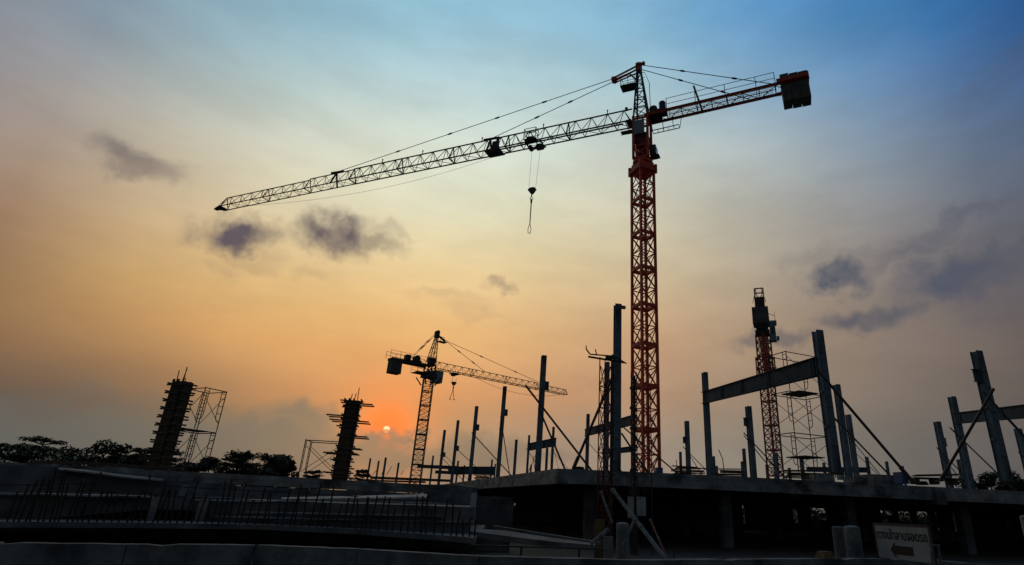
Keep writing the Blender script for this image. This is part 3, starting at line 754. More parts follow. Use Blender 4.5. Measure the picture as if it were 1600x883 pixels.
b.build('service_walkway', dsteel, mc, loc=(0,0,ZJ), rz=JA).rotation_euler.y = R(1.7)

# ---- generic smaller crane
def small_crane(base, ztop, zj, apz, ja, jl, cj, w, label, paint, mastrot, secs, lean, jh=1.2, cw=1.0, hook_s=None, hook_z=None):
    t = thing('tower_crane', base, label, 'crane', 'tower cranes')
    sh = (ztop-base.z)/secs
    s0 = mast_section(w, sh, .13, .055, 3, .16, False).build('mast_section', paint, t, rz=mastrot)
    for k in range(1, secs): q = cp(s0, t); q.location = (0,0,sh*k)
    zt, zj, apz = ztop-base.z, zj-base.z, apz-base.z
    b = MB(); b.box((0,0,.3),(w*1.3,w*1.3,.5)); b.box((0,0,.8),(w*1.0,w*1.0,.6))
    for sx in (-1,1):
        for sy in (-1,1): b.bar((sx*w*.5,sy*w*.5,-1.2),(sx*w*.95,sy*w*.95,.1), .18)
    b.build('turntable', paint, t, loc=(0,0,zt), rz=ja)
    b = MB(); r = w*.42; hd = (lean,0,apz)
    for sx in (-1,1):
        for sy in (-1,1): b.bar((sx*r,sy*r,zt+1),(sx*r,sy*r,zj+.3), .18); b.bar((sx*r,sy*r,zj+.3),(lean+sx*.15,sy*.2,apz), .10)
    nn = 7
    for k in range(nn):
        t0, t1 = k/nn, (k+1)/nn
        for (p0,p1) in (((1,1),(1,-1)),((-1,1),(-1,-1)),((1,1),(-1,1)),((1,-1),(-1,-1))):
            A = lambda p, tt: Vector((p[0]*r,p[1]*r,zj+.3)).lerp(Vector((lean+p[0]*.15,p[1]*.2,apz)), tt)
            b.bar(A(p0,t0), A(p1,t0), .05); b.bar(A(p0,t0) if k%2 else A(p1,t0), A(p1,t1) if k%2 else A(p0,t1), .045)
    for sy in (-1,1): b.bar((-r,sy*r,zt+1),(r,sy*r,zj), .1); b.bar((r,sy*r,zt+1),(-r,sy*r,zj), .1)
    b.build('apex_tower', dsteel, t, rz=ja)
    b = MB(); b.box((lean,0,apz),(.7,.7,.9)); b.tube((lean,-.4,apz+.5),(lean,.4,apz+.5),.35,n=12)
    b.bar((lean,0,apz+.1),(lean+1.7,0,apz-.7),.35,.25)
    b.box((lean+1.1,0,apz-1.0),(1.5,1.1,.08))
    for x in (.4,1.1,1.8): b.bar((lean+x,.55,apz-1),(lean+x,.55,apz+.1),.05)
    b.bar((lean+.4,.55,apz+.1),(lean+1.8,.55,apz+.1),.05)
    b.build('apex_head', dsteel, t, rz=ja)
    npc = max(2, round(jl/8)); ed = [.9+(jl-.9)*i/npc for i in range(npc+1)]
    for i in range(npc): jib_mesh(ed[i], ed[i+1], 1.2, jh*(1 if i<npc*.6 else .85), 1.5, .10, .05).build('jib_section', wsteel, t, loc=(0,0,zj), rz=ja)
    b = MB()
    for s in (-1,1): b.ibeam((-.4,s*.7,.1),(-cj,s*.7,.1),.2,.42,.05,.05)
    x = -1.
    while x > -cj: b.bar((x,-.7,.1),(x,.7,.1),.1); x -= 1.1
    b.box((-cj/2,0,.2),(cj,1.4,.05))
    b.build('counter_jib_beam', paint, t, loc=(0,0,zj), rz=ja)
    b = MB(); k = 0
    while .8+k*1.7 < cj+.8:
        for s in (-1,1): b.bar((-.8-k*1.7,s*.85,.2),(-.8-k*1.7,s*.85,1.4),.05)
        k += 1
    for s in (-1,1):
        for z in (.8,1.4): b.bar((-.8,s*.85,z),(-.8-(k-1)*1.7,s*.85,z),.045)
    b.build('handrail', dsteel, t, loc=(0,0,zj), rz=ja)
    for k in range(3):
        b = MB(); b.box((-cj+.4+k*.62*cw,0,-1.0),(.58*cw,1.5,2.3), 0, .97); b.build('counterweight_block', cwm, t, loc=(0,0,zj), rz=ja)
    b = MB(); b.tube((-cj+4.6,-.5,1.),(-cj+4.6,.5,1.),.5,n=12); b.box((-cj+4.6,0,.5),(1.4,1.3,.4)); b.box((-cj+3.0,.0,.8),(.8,1.,1.0)); b.build('hoist_winch', dsteel, t, loc=(0,0,zj), rz=ja)
    b = MB(); b.box((-cj+7.4,0,.95),(1.1,.9,1.4)); b.build('electrical_cabinet', dsteel, t, loc=(0,0,zj), rz=ja)
    return t, zt, zj, apz
# crane 2 (left, in front of the sunset)
b2 = atD(650, 742, 97); B2 = Vector((b2.x,b2.y,0)); 
zt2 = atD(666,591,97).z; zj2 = atD(668,574,97).z; ap2 = atD(679,523,97).z
tipp = atZ(884,617,zj2); ctp = atZ(602,567,zj2)
ja2 = math.atan2(tipp.y-B2.y, tipp.x-B2.x); jl2 = math.hypot(tipp.x-B2.x,tipp.y-B2.y); cj2 = math.hypot(ctp.x-B2.x,ctp.y-B2.y)
print('crane2', B2, zj2, math.degrees(ja2), jl2, cj2, 'counter az', math.degrees(math.atan2(ctp.y-B2.y, ctp.x-B2.x)))
t2, z2, zj2r, ap2r = small_crane(B2, zt2, zj2, ap2, ja2, jl2, cj2, 1.6, 'dark tower crane beside the setting sun, jib pointing right', dsteel, R(20), 9, .5)
o2 = dict(parent=t2, rz=ja2)
s1 = jl2*.36; s2 = jl2*.80
for s in (s1,s2): rod((2.,0,ap2r-.5),(s,0,zj2r+1.2), .04, (.35,.7), .10, .5).build('tie_rod', cable, **o2)
for y in (.4,-.4): rod((.2,y,ap2r+.2),(-cj2+3.4,y,zj2r+.6), .03, (.3,.5,.55), .08, .6).build('tie_rod', cable, **o2)
# cab hangs on the jib side
b = MB(); b.box((1.9,.9,zj2r-1.2),(1.6,1.4,2.0),0,1.06); cb = b.build('operator_cab', panel, **o2)
b = MB(); b.box((2.58,.9,zj2r-.9),(.04,1.2,1.2)); b.box((1.75,1.68,zj2r-.8),(1.3,.03,.9)); b.build('cab_window', glass, cb)
b = MB(); b.box((-1.6,0,z2+.6),(2.4,2.2,.08))
for x in (-2.8,-1.6,-.6):
    for y in (-1.2,1.2): b.bar((x,y,z2+.6),(x,y,z2+1.7),.04)
for y in (-1.2,1.2): b.bar((-2.8,y,z2+1.7),(-.6,y,z2+1.7),.04); b.bar((-2.8,y,z2+1.2),(-.6,y,z2+1.2),.04)
b.build('slewing_platform', dsteel, **o2)
sT2 = pxon(0, ja2, B2, 711, 0, zj2)
b = MB(); b.box((sT2,0,-.25),(1.5,1.3,.15)); b.box((sT2-.3,0,-.5),(.6,.6,.35)); b.build('trolley', dsteel, t2, loc=(0,0,zj2r), rz=ja2)
b = MB(); b.tube((sT2-.4,0,zj2r-.9),(sT2-.3,0,zj2r-1.7),.03,n=5); b.tube((sT2+.4,0,zj2r-.9),(sT2+.3,0,zj2r-1.7),.03,n=5); b.build('hoist_rope', cable, **o2)
b = MB(); b.tube((sT2,0,zj2r-1.7),(sT2,0,zj2r-2.2),.5,.25,n=10); b.tube((sT2,0,zj2r-2.3),(sT2,0,zj2r-2.9),.1,n=6); b.build('hook_block', dsteel, **o2)
q0 = B2+Vector((math.cos(ja2)*sT2, math.sin(ja2)*sT2, zj2r-2.9)); b = MB()
for s in (-1,1): b.tube(q0, q0+Vector((.3*s,.2*s,-1.7)), .05, n=5); b.sphere(q0+Vector((.3*s,.2*s,-1.75)), .12)
tag(b.build('lifting_sling', cable, origin=q0), 'two short chain legs dangling from the hook of the crane near the sun', 'sling')
b = MB(); pts = [Vector((jl2*.3+jl2*.65*i/16,0,zj2r-.2-1.3*4*(i/16)*(1-i/16))) for i in range(17)]; b.path(pts,.03,5); b.build('trolley_rope', cable, **o2)
# crane 3 (red, seen end on)
b3 = atD(1212, 742, 80); B3 = Vector((b3.x,b3.y,0)); zt3 = atD(1192,523,80).z; zj3 = atD(1190,508,80).z; ap3 = atD(1184,452,80).z
ja3 = math.atan2(B3.y,B3.x)-R(.5)
t3 = thing('tower_crane', B3, 'red latticed tower crane seen end on with its jib pointing away, dark block at top', 'crane', 'tower cranes')
o3 = dict(parent=t3, rz=ja3); z3 = zt3; zjr = zj3; apr = ap3; sh = z3/8
s0 = mast_section(1.35, sh,   .15, .07, 3, .16, False).build('mast_section', dred2, t3, rz=R(28))
for k in range(1,8): q = cp(s0, t3); q.location = (0,0,sh*k)
cwt, cwb = atD(1186,479,72.6).z, atD(1186,504,72.6).z
b = MB(); zc, ze = atD(1200,592,80).z, atD(1197,560,80).z; F4 = [(-.85,-.85),(.85,-.85),(.85,.85),(-.85,.85)]
for z in (zc,(zc+ze)/2,ze):
    for i in range(4):
        a, c = F4[i], F4[(i+1)%4]; b.bar((*a,z),(*c,z),.14)
        if z < ze: b.bar((*a,z),(*c,z+(ze-zc)/2),.09)
for q in F4: b.bar((*q,zc-.2),(*q,ze+.2),.13)
b.build('climbing_frame', dred2, t3, rz=R(28))
b = MB(); b.box((0,0,.2),(1.9,1.9,.5)); b.box((0,0,.7),(1.5,1.5,.6)); b.build('turntable', dsteel, t3, loc=(0,0,z3), rz=ja3)
# apex: portal frame then jib away (+x local)
b = MB()
for s in (-1,1): b.bar((-.5,s*.55,zjr),(-.3,s*.6,apr),.16); b.bar((.7,s*.55,zjr),(-.2,s*.6,apr),.13)
for z in (apr, apr-.7, apr-2.2, apr-3.0): b.bar((-.3,-.6,z),(-.3,.6,z),.14)
b.bar((-.3,-.6,apr-.7),(-.3,.6,apr-2.2),.06); b.bar((-.3,.6,apr-.7),(-.3,-.6,apr-2.2),.06)
b.build('apex_tower', dsteel, **o3)
b = MB(); b.box((-3.5,0,atD(1184,473,76).z),(1.4,1.25,1.5)); b.build('winch_housing', dsteel, **o3)
for k in range(3):
    b = MB(); b.box((-7.0+k*.8,0,(cwt+cwb)/2),(.75,2.05-.05*k,cwt-cwb),0,.97); b.build('counterweight_block', cwm, **o3)
b = MB()
for s in (-1,1): b.ibeam((0,s*.7,zjr-.4),(-7.4,s*.7,zjr-.4),.2,.5,.05,.05)
for k in range(8): b.bar((-.4-k*.95,-.7,zjr-.4),(-.4-k*.95,.7,zjr-.4),.1)
b.build('counter_jib_beam', dsteel, **o3)
for i in range(4): jib_mesh(1+i*9, 10+i*9, 1.2, 1.3, 1.6, .13, .07).build('jib_section', red, t3, loc=(0,0,zjr), rz=ja3)
for y in (-.4,.4): rod((-.2,y,apr),(26,0,zjr+1.3),.04).build('tie_rod', cable, **o3); rod((-.2,y,apr),(-7,y*2,zjr+.9),.04).build('tie_rod', cable, **o3)
b = MB(); b.box((-.2,-1.35,zjr-1.3),(1.2,.8,2.4),0,.9); b.box((-.2,-1.3,zjr+.1),(1.4,1.3,.4)); b.box((-.2,-1.95,zjr-2.1),(.5,.35,.5)); b.bar((-.2,-1.2,zjr-2.5),(-.2,-2.0,zjr-2.5),.07)
cb = b.build('operator_cab', panel, **o3)
b = MB(); b.box((-.82,-1.35,zjr-1.1),(.03,.55,1.1)); b.build('cab_window', glass, cb)
b = MB()
for y in (-.9,-1.8): b.bar((-.9,y,zjr+.3),(-.9,y,zjr+1.5),.05)
b.bar((-.9,-.9,zjr+1.4),(-.9,-1.8,zjr+.9),.05); b.build('handrail', dsteel, **o3)

# ------------------------------------------------------------------ steel columns on the main deck
BR = R(10.7)
GC = 'steel columns standing on the building deck'
# (x_top, y_top, width_px, stub side px-offset or None, stub frac, label)
COLS = [
 (850,556,9.5, 1,.74,'tall blue-grey steel column at the left corner of the slab, in front of the far jib tip'),
 (789,604,7.0, 1,.72,'tall steel column fourth from the slab corner pillar row, just left of the tallest corner one'),
 (745,635,6.5, 1,.72,'steel column between two taller and shorter ones on the receding left slab edge, third back'),
 (716,657,5.5, 1,.70,'steel column fourth back along the receding left slab edge'),
 (695,672,5.0, 1,.70,'short-looking steel column farthest back in the stub-bearing row on the left slab edge'),
 (677,712,3.3, None,0,'small far steel post right of the dark crane mast'),
 (716,720,3.5, None,0,'small far steel post seen over the pale blue beam, left one'),
 (726,727,3.3, None,0,'tiny far steel post seen over the pale blue beam, right one'),
 (769,718,3.2, None,0,'small far steel post at the right end of the pale blue beam'),
 (774,725,2.8, None,0,'tiny far steel post just right of the pale blue beam end'),
 (807,687,4.8, None,0,'isolated mid-sized steel column between the two tallest left ones and the left portal beam'),
 (827,680,3.7, None,0,'slender steel column holding the left end of the short left beam'),
 (830,726,3.0, None,0,'tiny far steel post behind the left end of the short left beam'),
 (855,700,4.2, None,0,'short steel column hidden under the middle of the short left beam'),
 (865,667,4.2, -1,.45,'slender steel column holding the right end of the short left beam'),
 (965,476,12.0,1,.985,'tallest thick steel column left of the big crane mast'),
 (949,566,7.5, None,0,'pale grey-lit steel column standing behind the slim lattice hoist mast'),
 (919,647,5.5, None,0,'steel column at the left end of the pair of beams left of the crane mast'),
 (1101,582,9.0, None,0,'steel column carrying the left end of the big sloping-looking portal beam'),
 (1277,517,14.5,None,0,'thick tall steel column carrying the right end of the big portal beam'),
 (1073,658,7.0, -1,.72,'steel column left of the big portal frame, with a slanting prop'),
 (1063,706,4.0, None,0,'small far steel post just left of the propped column near the crane mast'),
 (1115,713,4.0, None,0,'small far steel post just right of the left portal column'),
 (1120,728,3.2, None,0,'tiny far steel post beside another right of the left portal column'),
 (1169,635,9.0, -1,.80,'steel column standing alone under the big portal beam, with twin props'),
 (1162,701,4.8, None,0,'small far steel post left of the column under the portal beam, taller one'),
 (1159,721,3.4, None,0,'tiny far steel post left of the column under the portal beam, shorter one'),
 (1198,726,4.2, None,0,'small steel stub post left of the red crane mast foot'),
 (1211,708,6.0, None,0,'steel post standing in front of the red crane mast foot'),
 (1233,731,4.0, None,0,'tiny steel stub post at the left foot of the right scaffold'),
 (1252,716,5.5, None,0,'steel post standing within the right scaffold'),
 (1287,723,4.0, None,0,'small steel post at the right foot of the right scaffold'),
 (1307,601,9.5, None,0,'steel column second to the right of the big portal, crossed by a prop'),
 (1325,648,7.5, None,0,'steel column third to the right of the big portal, shorter one of the pair'),
 (1354,714,4.5, None,0,'small far steel post at the right end of the distant low beam'),
 (1385,721,4.0, None,0,'small far steel post between the props and the pale boards on the right deck'),
 (1410,728,3.0, None,0,'tiny far steel post behind the blue crate on the right deck'),
 (1464,659,9.0, 1,.72,'steel column leftmost of the far right group, with crossing props'),
 (1487,620,10.0,None,0,'steel column carrying the left end of the far right beam'),
 (1525,549,14.0,-1,.80,'thick tall steel column at far right crossing the far right beam'),
 (1590,670,9.0, None,0,'steel column cut off by the right edge of the view'),
 (1497,718,4.5, None,0,'small far steel post between the two left columns of the far right group'),
 (579,716,3.0, None,0,'tiny far steel post, leftmost of four on the skyline near the sun'),
 (592,720,3.0, None,0,'tiny far steel post, second of four on the skyline near the sun'),
 (603,715,3.6, None,0,'tiny far steel post, third and thickest of four on the skyline near the sun'),
 (623,723,3.3, None,0,'tiny far steel post, rightmost of four, just left of the dark crane mast'),
]
CD = {}
def steel_column(xt, yt, w, stub, fr, label):
    F = .45*FPX/w; p = atF(xt, yt, F); base = SLT if p.y < 69.5 and p.x > -14 else 0.
    h = p.z-base
    t = thing('steel_column', (p.x,p.y,base), label, 'column', GC, BR)
    b = MB(); cw = .38
    b.box((0,0,h/2),(.02,cw-.05,h)); b.box((0,-cw/2+.012,h/2),(cw,.024,h)); b.box((0,cw/2-.012,h/2),(cw,.024,h))
    # stiffened: side plates close the profile for most of the height
    b.box((.12,0,h*.5),(.016,cw-.06,h*.97)); b.box((-.12,0,h*.5),(.016,cw-.06,h*.97))
    b.build('shaft', blue, t)
    if w > 5:
        b = MB(); b.box((0,0,.02),(.6,.6,.04)); 
        for sx in (-.2,.2):
            for sy in (-.23,.23): b.tube((sx,sy,.04),(sx,sy,.12),.02,n=6)
        b.build('base_plate', dsteel, t)
        b = MB()
        for z in (h*.28,h*.52):
            b.box((0,-cw/2-.02,z),(.26,.03,.10)); b.box((-cw/2-.01,0,z+.2),(.03,.2,.14))
        b.build('cleat', blue, t)
    if w > 8:
        b = MB()
        for z in (h-.12,h-.3,h-.48):
            for sx in (-.1,.1): b.tube((sx,-cw/2-.01,z),(sx,-cw/2-.05,z),.022,n=6)
        for k in range(6): b.box((0,-cw/2-.012,h*.18+k*h*.13),(cw*.9,.012,.02))
        b.build('bolt_plate', dsteel, t)
    if stub:
        z = h*fr; b = MB()
        b.ibeam((stub*.19,0,z),(stub*.48,0,z),.2,.62 if w < 9 or fr<.9 else .15,.03,.03); b.box((stub*.2,0,z),(.05,.3,.7 if fr<.9 else .2)); b.build('beam_stub', blue, t)
    CD[(xt,yt)] = (F, math.hypot(p.x,p.y), p)
    return t
for c in COLS: steel_column(*c)
COLD = lambda x, y: CD[(x,y)][1]
# a second shaft bolted beside the tallest one
# ---- beams
GBm = 'steel beams between the columns'
def steel_beam(name, A, B, w, m, label, stiff=(), ext=0.):
    # A, B: (x, ytop, ybot, D)
    a1, a0 = atD(A[0],A[1],A[3]), atD(A[0],A[2],A[3]); b1, b0 = atD(B[0],B[1],B[3]), atD(B[0],B[2],B[3])
    zt_ = (a1.z+b1.z)/2; zb_ = (a0.z+b0.z)/2
    h = ((a1.z-a0.z)+(b1.z-b0.z))/2
    pa = (a1+a0)/2; pb = (b1+b0)/2
    mid = (pa+pb)/2; t = thing(name, mid, label, 'beam', GBm)
    b = MB(); b.ibeam(pa-mid, pb-mid, w, h, .03, .02); b.build('girder', m, t)
    d = (pb-pa).normalized(); nn = Vector((-d.y,d.x,0)).normalized()
    b = MB()
    for s in stiff:
        c = (pa.lerp(pb,s))-mid
        for sg in (-1,1): b.bar(c+nn*sg*w*.25-Vector((0,0,h/2-.03)), c+nn*sg*w*.25+Vector((0,0,h/2-.03)), w*.42,.03)
        c2 = c+d*.25
        for sg in (-1,1): b.bar(c2+nn*sg*w*.25-Vector((0,0,h/2-.03)), c2+nn*sg*w*.25+Vector((0,0,h/2-.03)), w*.42,.03)
    if stiff: b.build('stiffener_plate', m, t)
    return t
D1, D2 = COLD(1101,582), COLD(1277,517)
steel_beam('steel_beam', (1098,612,632,D1), (1277,560,586,D2), .3, blueL, 'big blue-grey steel beam spanning two tall columns in front of the red crane', (.02,.24,.45,.68,.97))
steel_beam('steel_beam', (1492,645,663,COLD(1487,620)), (1660,626,648,COLD(1487,620)*.80), .3, blueL, 'steel beam running off the right edge of the view behind the thick tall column', (.05,.5))
steel_beam('steel_beam', (824,693,705,COLD(827,680)), (869,684,697,COLD(865,667)), .3, blueL, 'short steel beam behind the tall left corner column', (.1,.35,.6,.85))
steel_beam('steel_beam', (914,671,682,COLD(919,647)-.5), (990,648,664,COLD(919,647)*.72), .3, blueL, 'upper of two steel beams running behind the slim lattice mast to the crane', (.1,.3,.5))
steel_beam('steel_beam', (941,703,711,82), (990,697,706,72), .3, blueL, 'lower and thinner of two steel beams left of the crane mast', (.3,))
steel_beam('steel_beam', (652,726,731,108), (715,728,734,98), .3, blueL, 'pale blue steel beam behind the receding columns, far left half')
steel_beam('steel_beam', (700,729,741,86), (772,729,742,82), .3, blueL, 'deep pale blue steel beam behind the receding columns, right half', (.3,.6))
steel_beam('steel_beam', (680,735,740,95), (722,737,742,92), .3, blueL, 'thin low far beam under the pale blue pair')
steel_beam('steel_beam', (1260,730,737,62), (1356,730,739,60), .3, blueL, 'distant low steel beam behind the right scaffold and columns', (.5,))
# ---- raking props
GP = 'slanting steel props bracing the columns'
def prop(x0, y0, x1, y1, D, r, label, D1=None):
    a = atD(x0,y0,D); D1 = D1 or D
    bq = atD(x1,y1,D1)
    if bq.z > SLT+.02 and bq.z < a.z:
        t = (a.z-SLT)/(a.z-bq.z); bq = a+(bq-a)*t
    t = thing('raking_prop', bq, label, 'prop', GP)
    b = MB(); r *= .72; b.tube(a-bq, Vector((0,0,0)), r, n=8); b.build('tube', dsteel, t)
    d = (a-bq).normalized()
    if r > .028:
        b = MB(); b.box((0,0,.02),(.3,.3,.04)); b.tube(d*.05, d*.7, r*1.35, n=8); b.build('foot_screw', dsteel, t)
    return t
PR = [
 (687,711,708,734,COLD(695,672),.05,'thin prop at the foot of the farthest column of the left slab edge'),
 (691,707,710,727,COLD(695,672)-1,.04,'thin prop leaning right from the farthest column of the left slab edge'),
 (713,701,762,747,COLD(716,657),.055,'long prop leaning right from the fourth column back on the left slab edge'),
 (737,676,796,740,COLD(745,635),.07,'long prop leaning right from the third column back on the left slab edge'),
 (782,650,796,740,COLD(789,604)-1,.06,'steep prop close against the column left of the tall corner column'),
 (821,602,921,731,COLD(850,556)-1,.10,'longest thick prop leaning right across the tall corner column'),
 (842,638,882,732,COLD(850,556)-.6,.09,'steeper prop starting mid-height on the tall corner column'),
 (958,586,896,732,COLD(965,476)-.6,.10,'thick prop leaning left from the tallest column beside the slim lattice mast'),
 (861,703,888,733,COLD(865,667),.05,'short prop at the right end of the short left beam'),
 (845,700,828,733,COLD(865,667)+2,.03,'short thin rod leaning left under the short left beam'),
 (862,690,873,733,COLD(865,667)+1,.04,'short steep rod at the column under the right end of the short left beam'),
 (919,692,940,715,COLD(919,647),.05,'short prop leaning right from the column at the left of the beam pair'),
 (971,665,1060,741,COLD(965,476)+4,.055,'long thin prop passing behind the crane mast to the right'),
 (971,677,1007,731,COLD(965,476)+1,.07,'thicker steeper prop right of the tallest column, ending before the crane mast'),
 (1067,698,1104,735,COLD(1073,658),.05,'upper prop of the pair from the column left of the big portal'),
 (1078,712,1095,739,COLD(1073,658)-1,.045,'steeper lower prop of the pair from the column left of the big portal'),
 (1112,722,1094,741,COLD(1101,582)+2,.045,'short prop leaning left at the foot of the left portal column'),
 (1162,676,1227,746,COLD(1169,635)-.5,.06,'upper of twin props leaning right from the column under the portal beam'),
 (1162,680,1214,744,COLD(1169,635)-1.,.05,'lower of twin props leaning right from the column under the portal beam'),
 (1278,579,1427,754,COLD(1277,517)-.5,.085,'longest prop leaning right from the right portal column'),
 (1298,647,1400,753,COLD(1307,601)-1,.08,'second long prop right of the portal, crossing the column pair'),
 (1302,652,1376,743,COLD(1325,648)-1,.05,'thin lower prop right of the portal, crossing the column pair'),
 (1335,706,1372,742,COLD(1325,648)+1,.04,'thin short prop right of the shorter column of the pair'),
 (1553,607,1469,752,COLD(1525,549)-1,.09,'thick prop leaning left across the column at the left of the far right beam'),
 (1536,612,1604,686,COLD(1525,549)-.5,.08,'thick prop leaning right off the thick far right column'),
 (1484,668,1570,751,COLD(1487,620)-.5,.06,'thin long prop leaning right from the column at the left of the far right beam'),
 (1463,699,1512,748,COLD(1464,659)-.5,.05,'upper thin prop from the leftmost column of the far right group'),
 (1467,708,1508,757,COLD(1464,659)-.8,.045,'lower thin prop from the leftmost column of the far right group'),
 (1591,706,1606,722,COLD(1590,670)-.5,.05,'short prop at the column cut off by the right edge'),
 (1497,740,1484,757,COLD(1497,718)-1,.04,'short thin prop leaning left at the small post of the far right group'),
]
for p_ in PR: prop(*p_)
# loose upright starter bars on the deck
def wire(pts, D, r, label):
    P = [atD(x,y,D) for x,y in pts]; b = MB(); b.path(P, r, 5)
    tag(b.build('starter_bar', rust, origin=P[-1]), label, 'rebar')
wire([(1123,703),(1129,717),(1132,742)], 40, .03, 'bent starter bar curving up from the deck right of the left portal column')
wire([(1057,718),(1057,741)], 38, .022, 'straight thin starter bar on the deck just right of the crane mast')
wire([(839,706),(825,738)], 44, .02, 'thin starter bar leaning right on the deck near the slab corner')
wire([(822,700),(845,736)], 45, .02, 'thin starter bar leaning left on the deck near the slab corner')
wire([(833,712),(836,738)], 44, .018, 'short upright starter bar on the deck near the slab corner')
for i,(x0,y0,x1,y1) in enumerate([(590,733,582,742),(612,729,604,742),(630,735,626,742),(600,733,596,742)]):
    wire([(x0,y0),(x1,y1)], 75, .035, ['short slanting bar at the first tiny skyline post','short slanting bar right of the thick tiny skyline post','short slanting bar at the rightmost tiny skyline post','short slanting bar between the tiny skyline posts'][i])

# ------------------------------------------------------------------ slim lattice hoist masts at the slab edge
def slim_mast(x, y, D, w, ph, zb, m, name, label, cat):
    p = atD(x,y,D); t = thing(name, (p.x,p.y,zb), label, cat)
    h = p.z-zb; b = MB(); r = w/2; cs = [(-r,-r*.6),(r,-r*.6),(0,r)]
    for c in cs: b.bar((*c,0),(*c,h), .05 if w > .3 else .035)
    n = int(h/ph)
    for k in range(n):
        z0, z1 = k*ph, (k+1)*ph
        for i in range(3):
            a, c = cs[i], cs[(i+1)%3]; b.bar((*a,z0),(*c,z0),.035)
            b.bar((*a,z0),(*c,z1),.03)
            if w > .3: b.bar((*c,z0),(*a,z1),.03)
    b.build('mast', m, t); return t, h
t, h = slim_mast(946,560,27,.56,1.02,0,dred,'hoist_mast','slim lattice hoist mast with a cross arm on top, before the slab edge','hoist')
b = MB(); b.tube((-.85,0,h+.05),(.95,.1,h-.15),.05,n=6); b.tube((-.75,.1,h+.2),(.4,-.1,h+.1),.035,n=6); b.tube((-.75,.1,h+.2),(-.95,.0,h+.42),.035,n=6); b.tube((-.42,.1,h+.15),(-.5,.1,h+.46),.03,n=6); b.tube((-.95,0,h+.42),(-.96,0,h+.6),.03,n=6)
b.box((.25,0,h+.05),(.5,.3,.12)); b.tube((.3,0,h+.2),(1.05,.1,h-.2),.03,n=6); b.build('cross_arm', dsteel, t)
b = MB(); b.bar((.35,-.1,0),(.35,-.1,h*.985),.16,.1)
k = .4
while k < h: b.box((.44,-.1,k),(.06,.08,.08)); k += .55
b.build('guide_rail', dsteel, t)
t, h = slim_mast(990,582,26,.26,.42,0,dsteel,'hoist_mast','thin dark lattice pole rising in front of the foot of the crane mast','hoist')
b = MB(); b.bar((0.02,.0,0),(.02,0,h*.98),.14,.12); k=.6
while k < h: b.box((-.12,0,k),(.12,.08,.12)); k += .9
b.build('guide_rail', dsteel, t)
b = MB(); P0 = atD(1016,605,26); b.tube(P0,(P0.x,P0.y,0),.022,n=5)
tag(b.build('hanging_cable', cable, origin=P0), 'thin dark cable running straight down in front of the crane mast to the ground', 'cable')

# ------------------------------------------------------------------ scaffolds
GS = 'tubular scaffold towers'
def scaffold(base, rz, wx, wy, levels, lh, label, plat=(), r=.024, brace=True, partial=False):
    t = thing('scaffold_tower', base, label, 'scaffold', GS, rz)
    for L_ in range(levels):
        z0 = L_*lh
        for sx in (-1,1):
            b = MB(); x = sx*wx/2
            for sy in (-1,1): b.tube((x,sy*wy/2,z0),(x,sy*wy/2,z0+lh*.985), r, n=6)
            b.tube((x,-wy/2,z0+lh*.97),(x,wy/2,z0+lh*.97), r, n=6)
            for sy in (-1,1):
                yi = sy*(wy/2-.24)
                b.tube((x,yi,z0+lh*.97),(x,yi,z0+lh*.35), r*.8, n=5)
                b.path([Vector((x,yi,z0+lh*.35)),Vector((x,yi+sy*.04,z0+lh*.27)),Vector((x,yi+sy*.12,z0+lh*.235)),Vector((x,sy*wy/2,z0+lh*.25))], r*.8, 5)
                for f in (.42,.60,.78,.90): b.tube((x,yi,z0+lh*f),(x,sy*wy/2,z0+lh*f), r*.7, n=5)
            b.build('frame', dsteel, t)
        if brace:
            b = MB()
            for sy in (-1,1):
                y = sy*wy/2; b.tube((-wx/2,y,z0+.35),(wx/2,y,z0+lh*.85), r*.6, n=5); b.tube((wx/2,y,z0+.35),(-wx/2,y,z0+lh*.85), r*.6, n=5)
            b.build('cross_brace', dsteel, t)
        for sy in (-1,1): b = MB(); b.tube((-wx/2,sy*wy/2,z0+lh*.96),(wx/2,sy*wy/2,z0+lh*.96), r, n=5); b.build('ledger', dsteel, t)
    for z, fx in plat:
        b = MB()
        for k in range(4): b.box((fx*wx*.22,-wy/2+wy*(k+.5)/4,z),(wx*.55,wy/4-.03,.05))
        b.build('platform', timber, t)
    return t
p = atD(1262,748,31); D = 31
scaffold((p.x,p.y,SLT), R(24), 2.35, 1.25, 3, 2.0, 'three-level tubular scaffold standing under the right end of the big portal beam', ((4.02,.2),(.9,0)))
p = atD(289,731,33.5)
scaffold((p.x,p.y,LT), R(-22), 1.4, 1.15, 2, 2.0, 'two-level tubular scaffold right of the left formwork column', ((2.0,-.7),))
p = atD(499,744,34)
scaffold((p.x,p.y,LT), R(8), 1.75, 1.2, 1, 2.05, 'single-level tubular scaffold left of the formwork column near the sun', ())

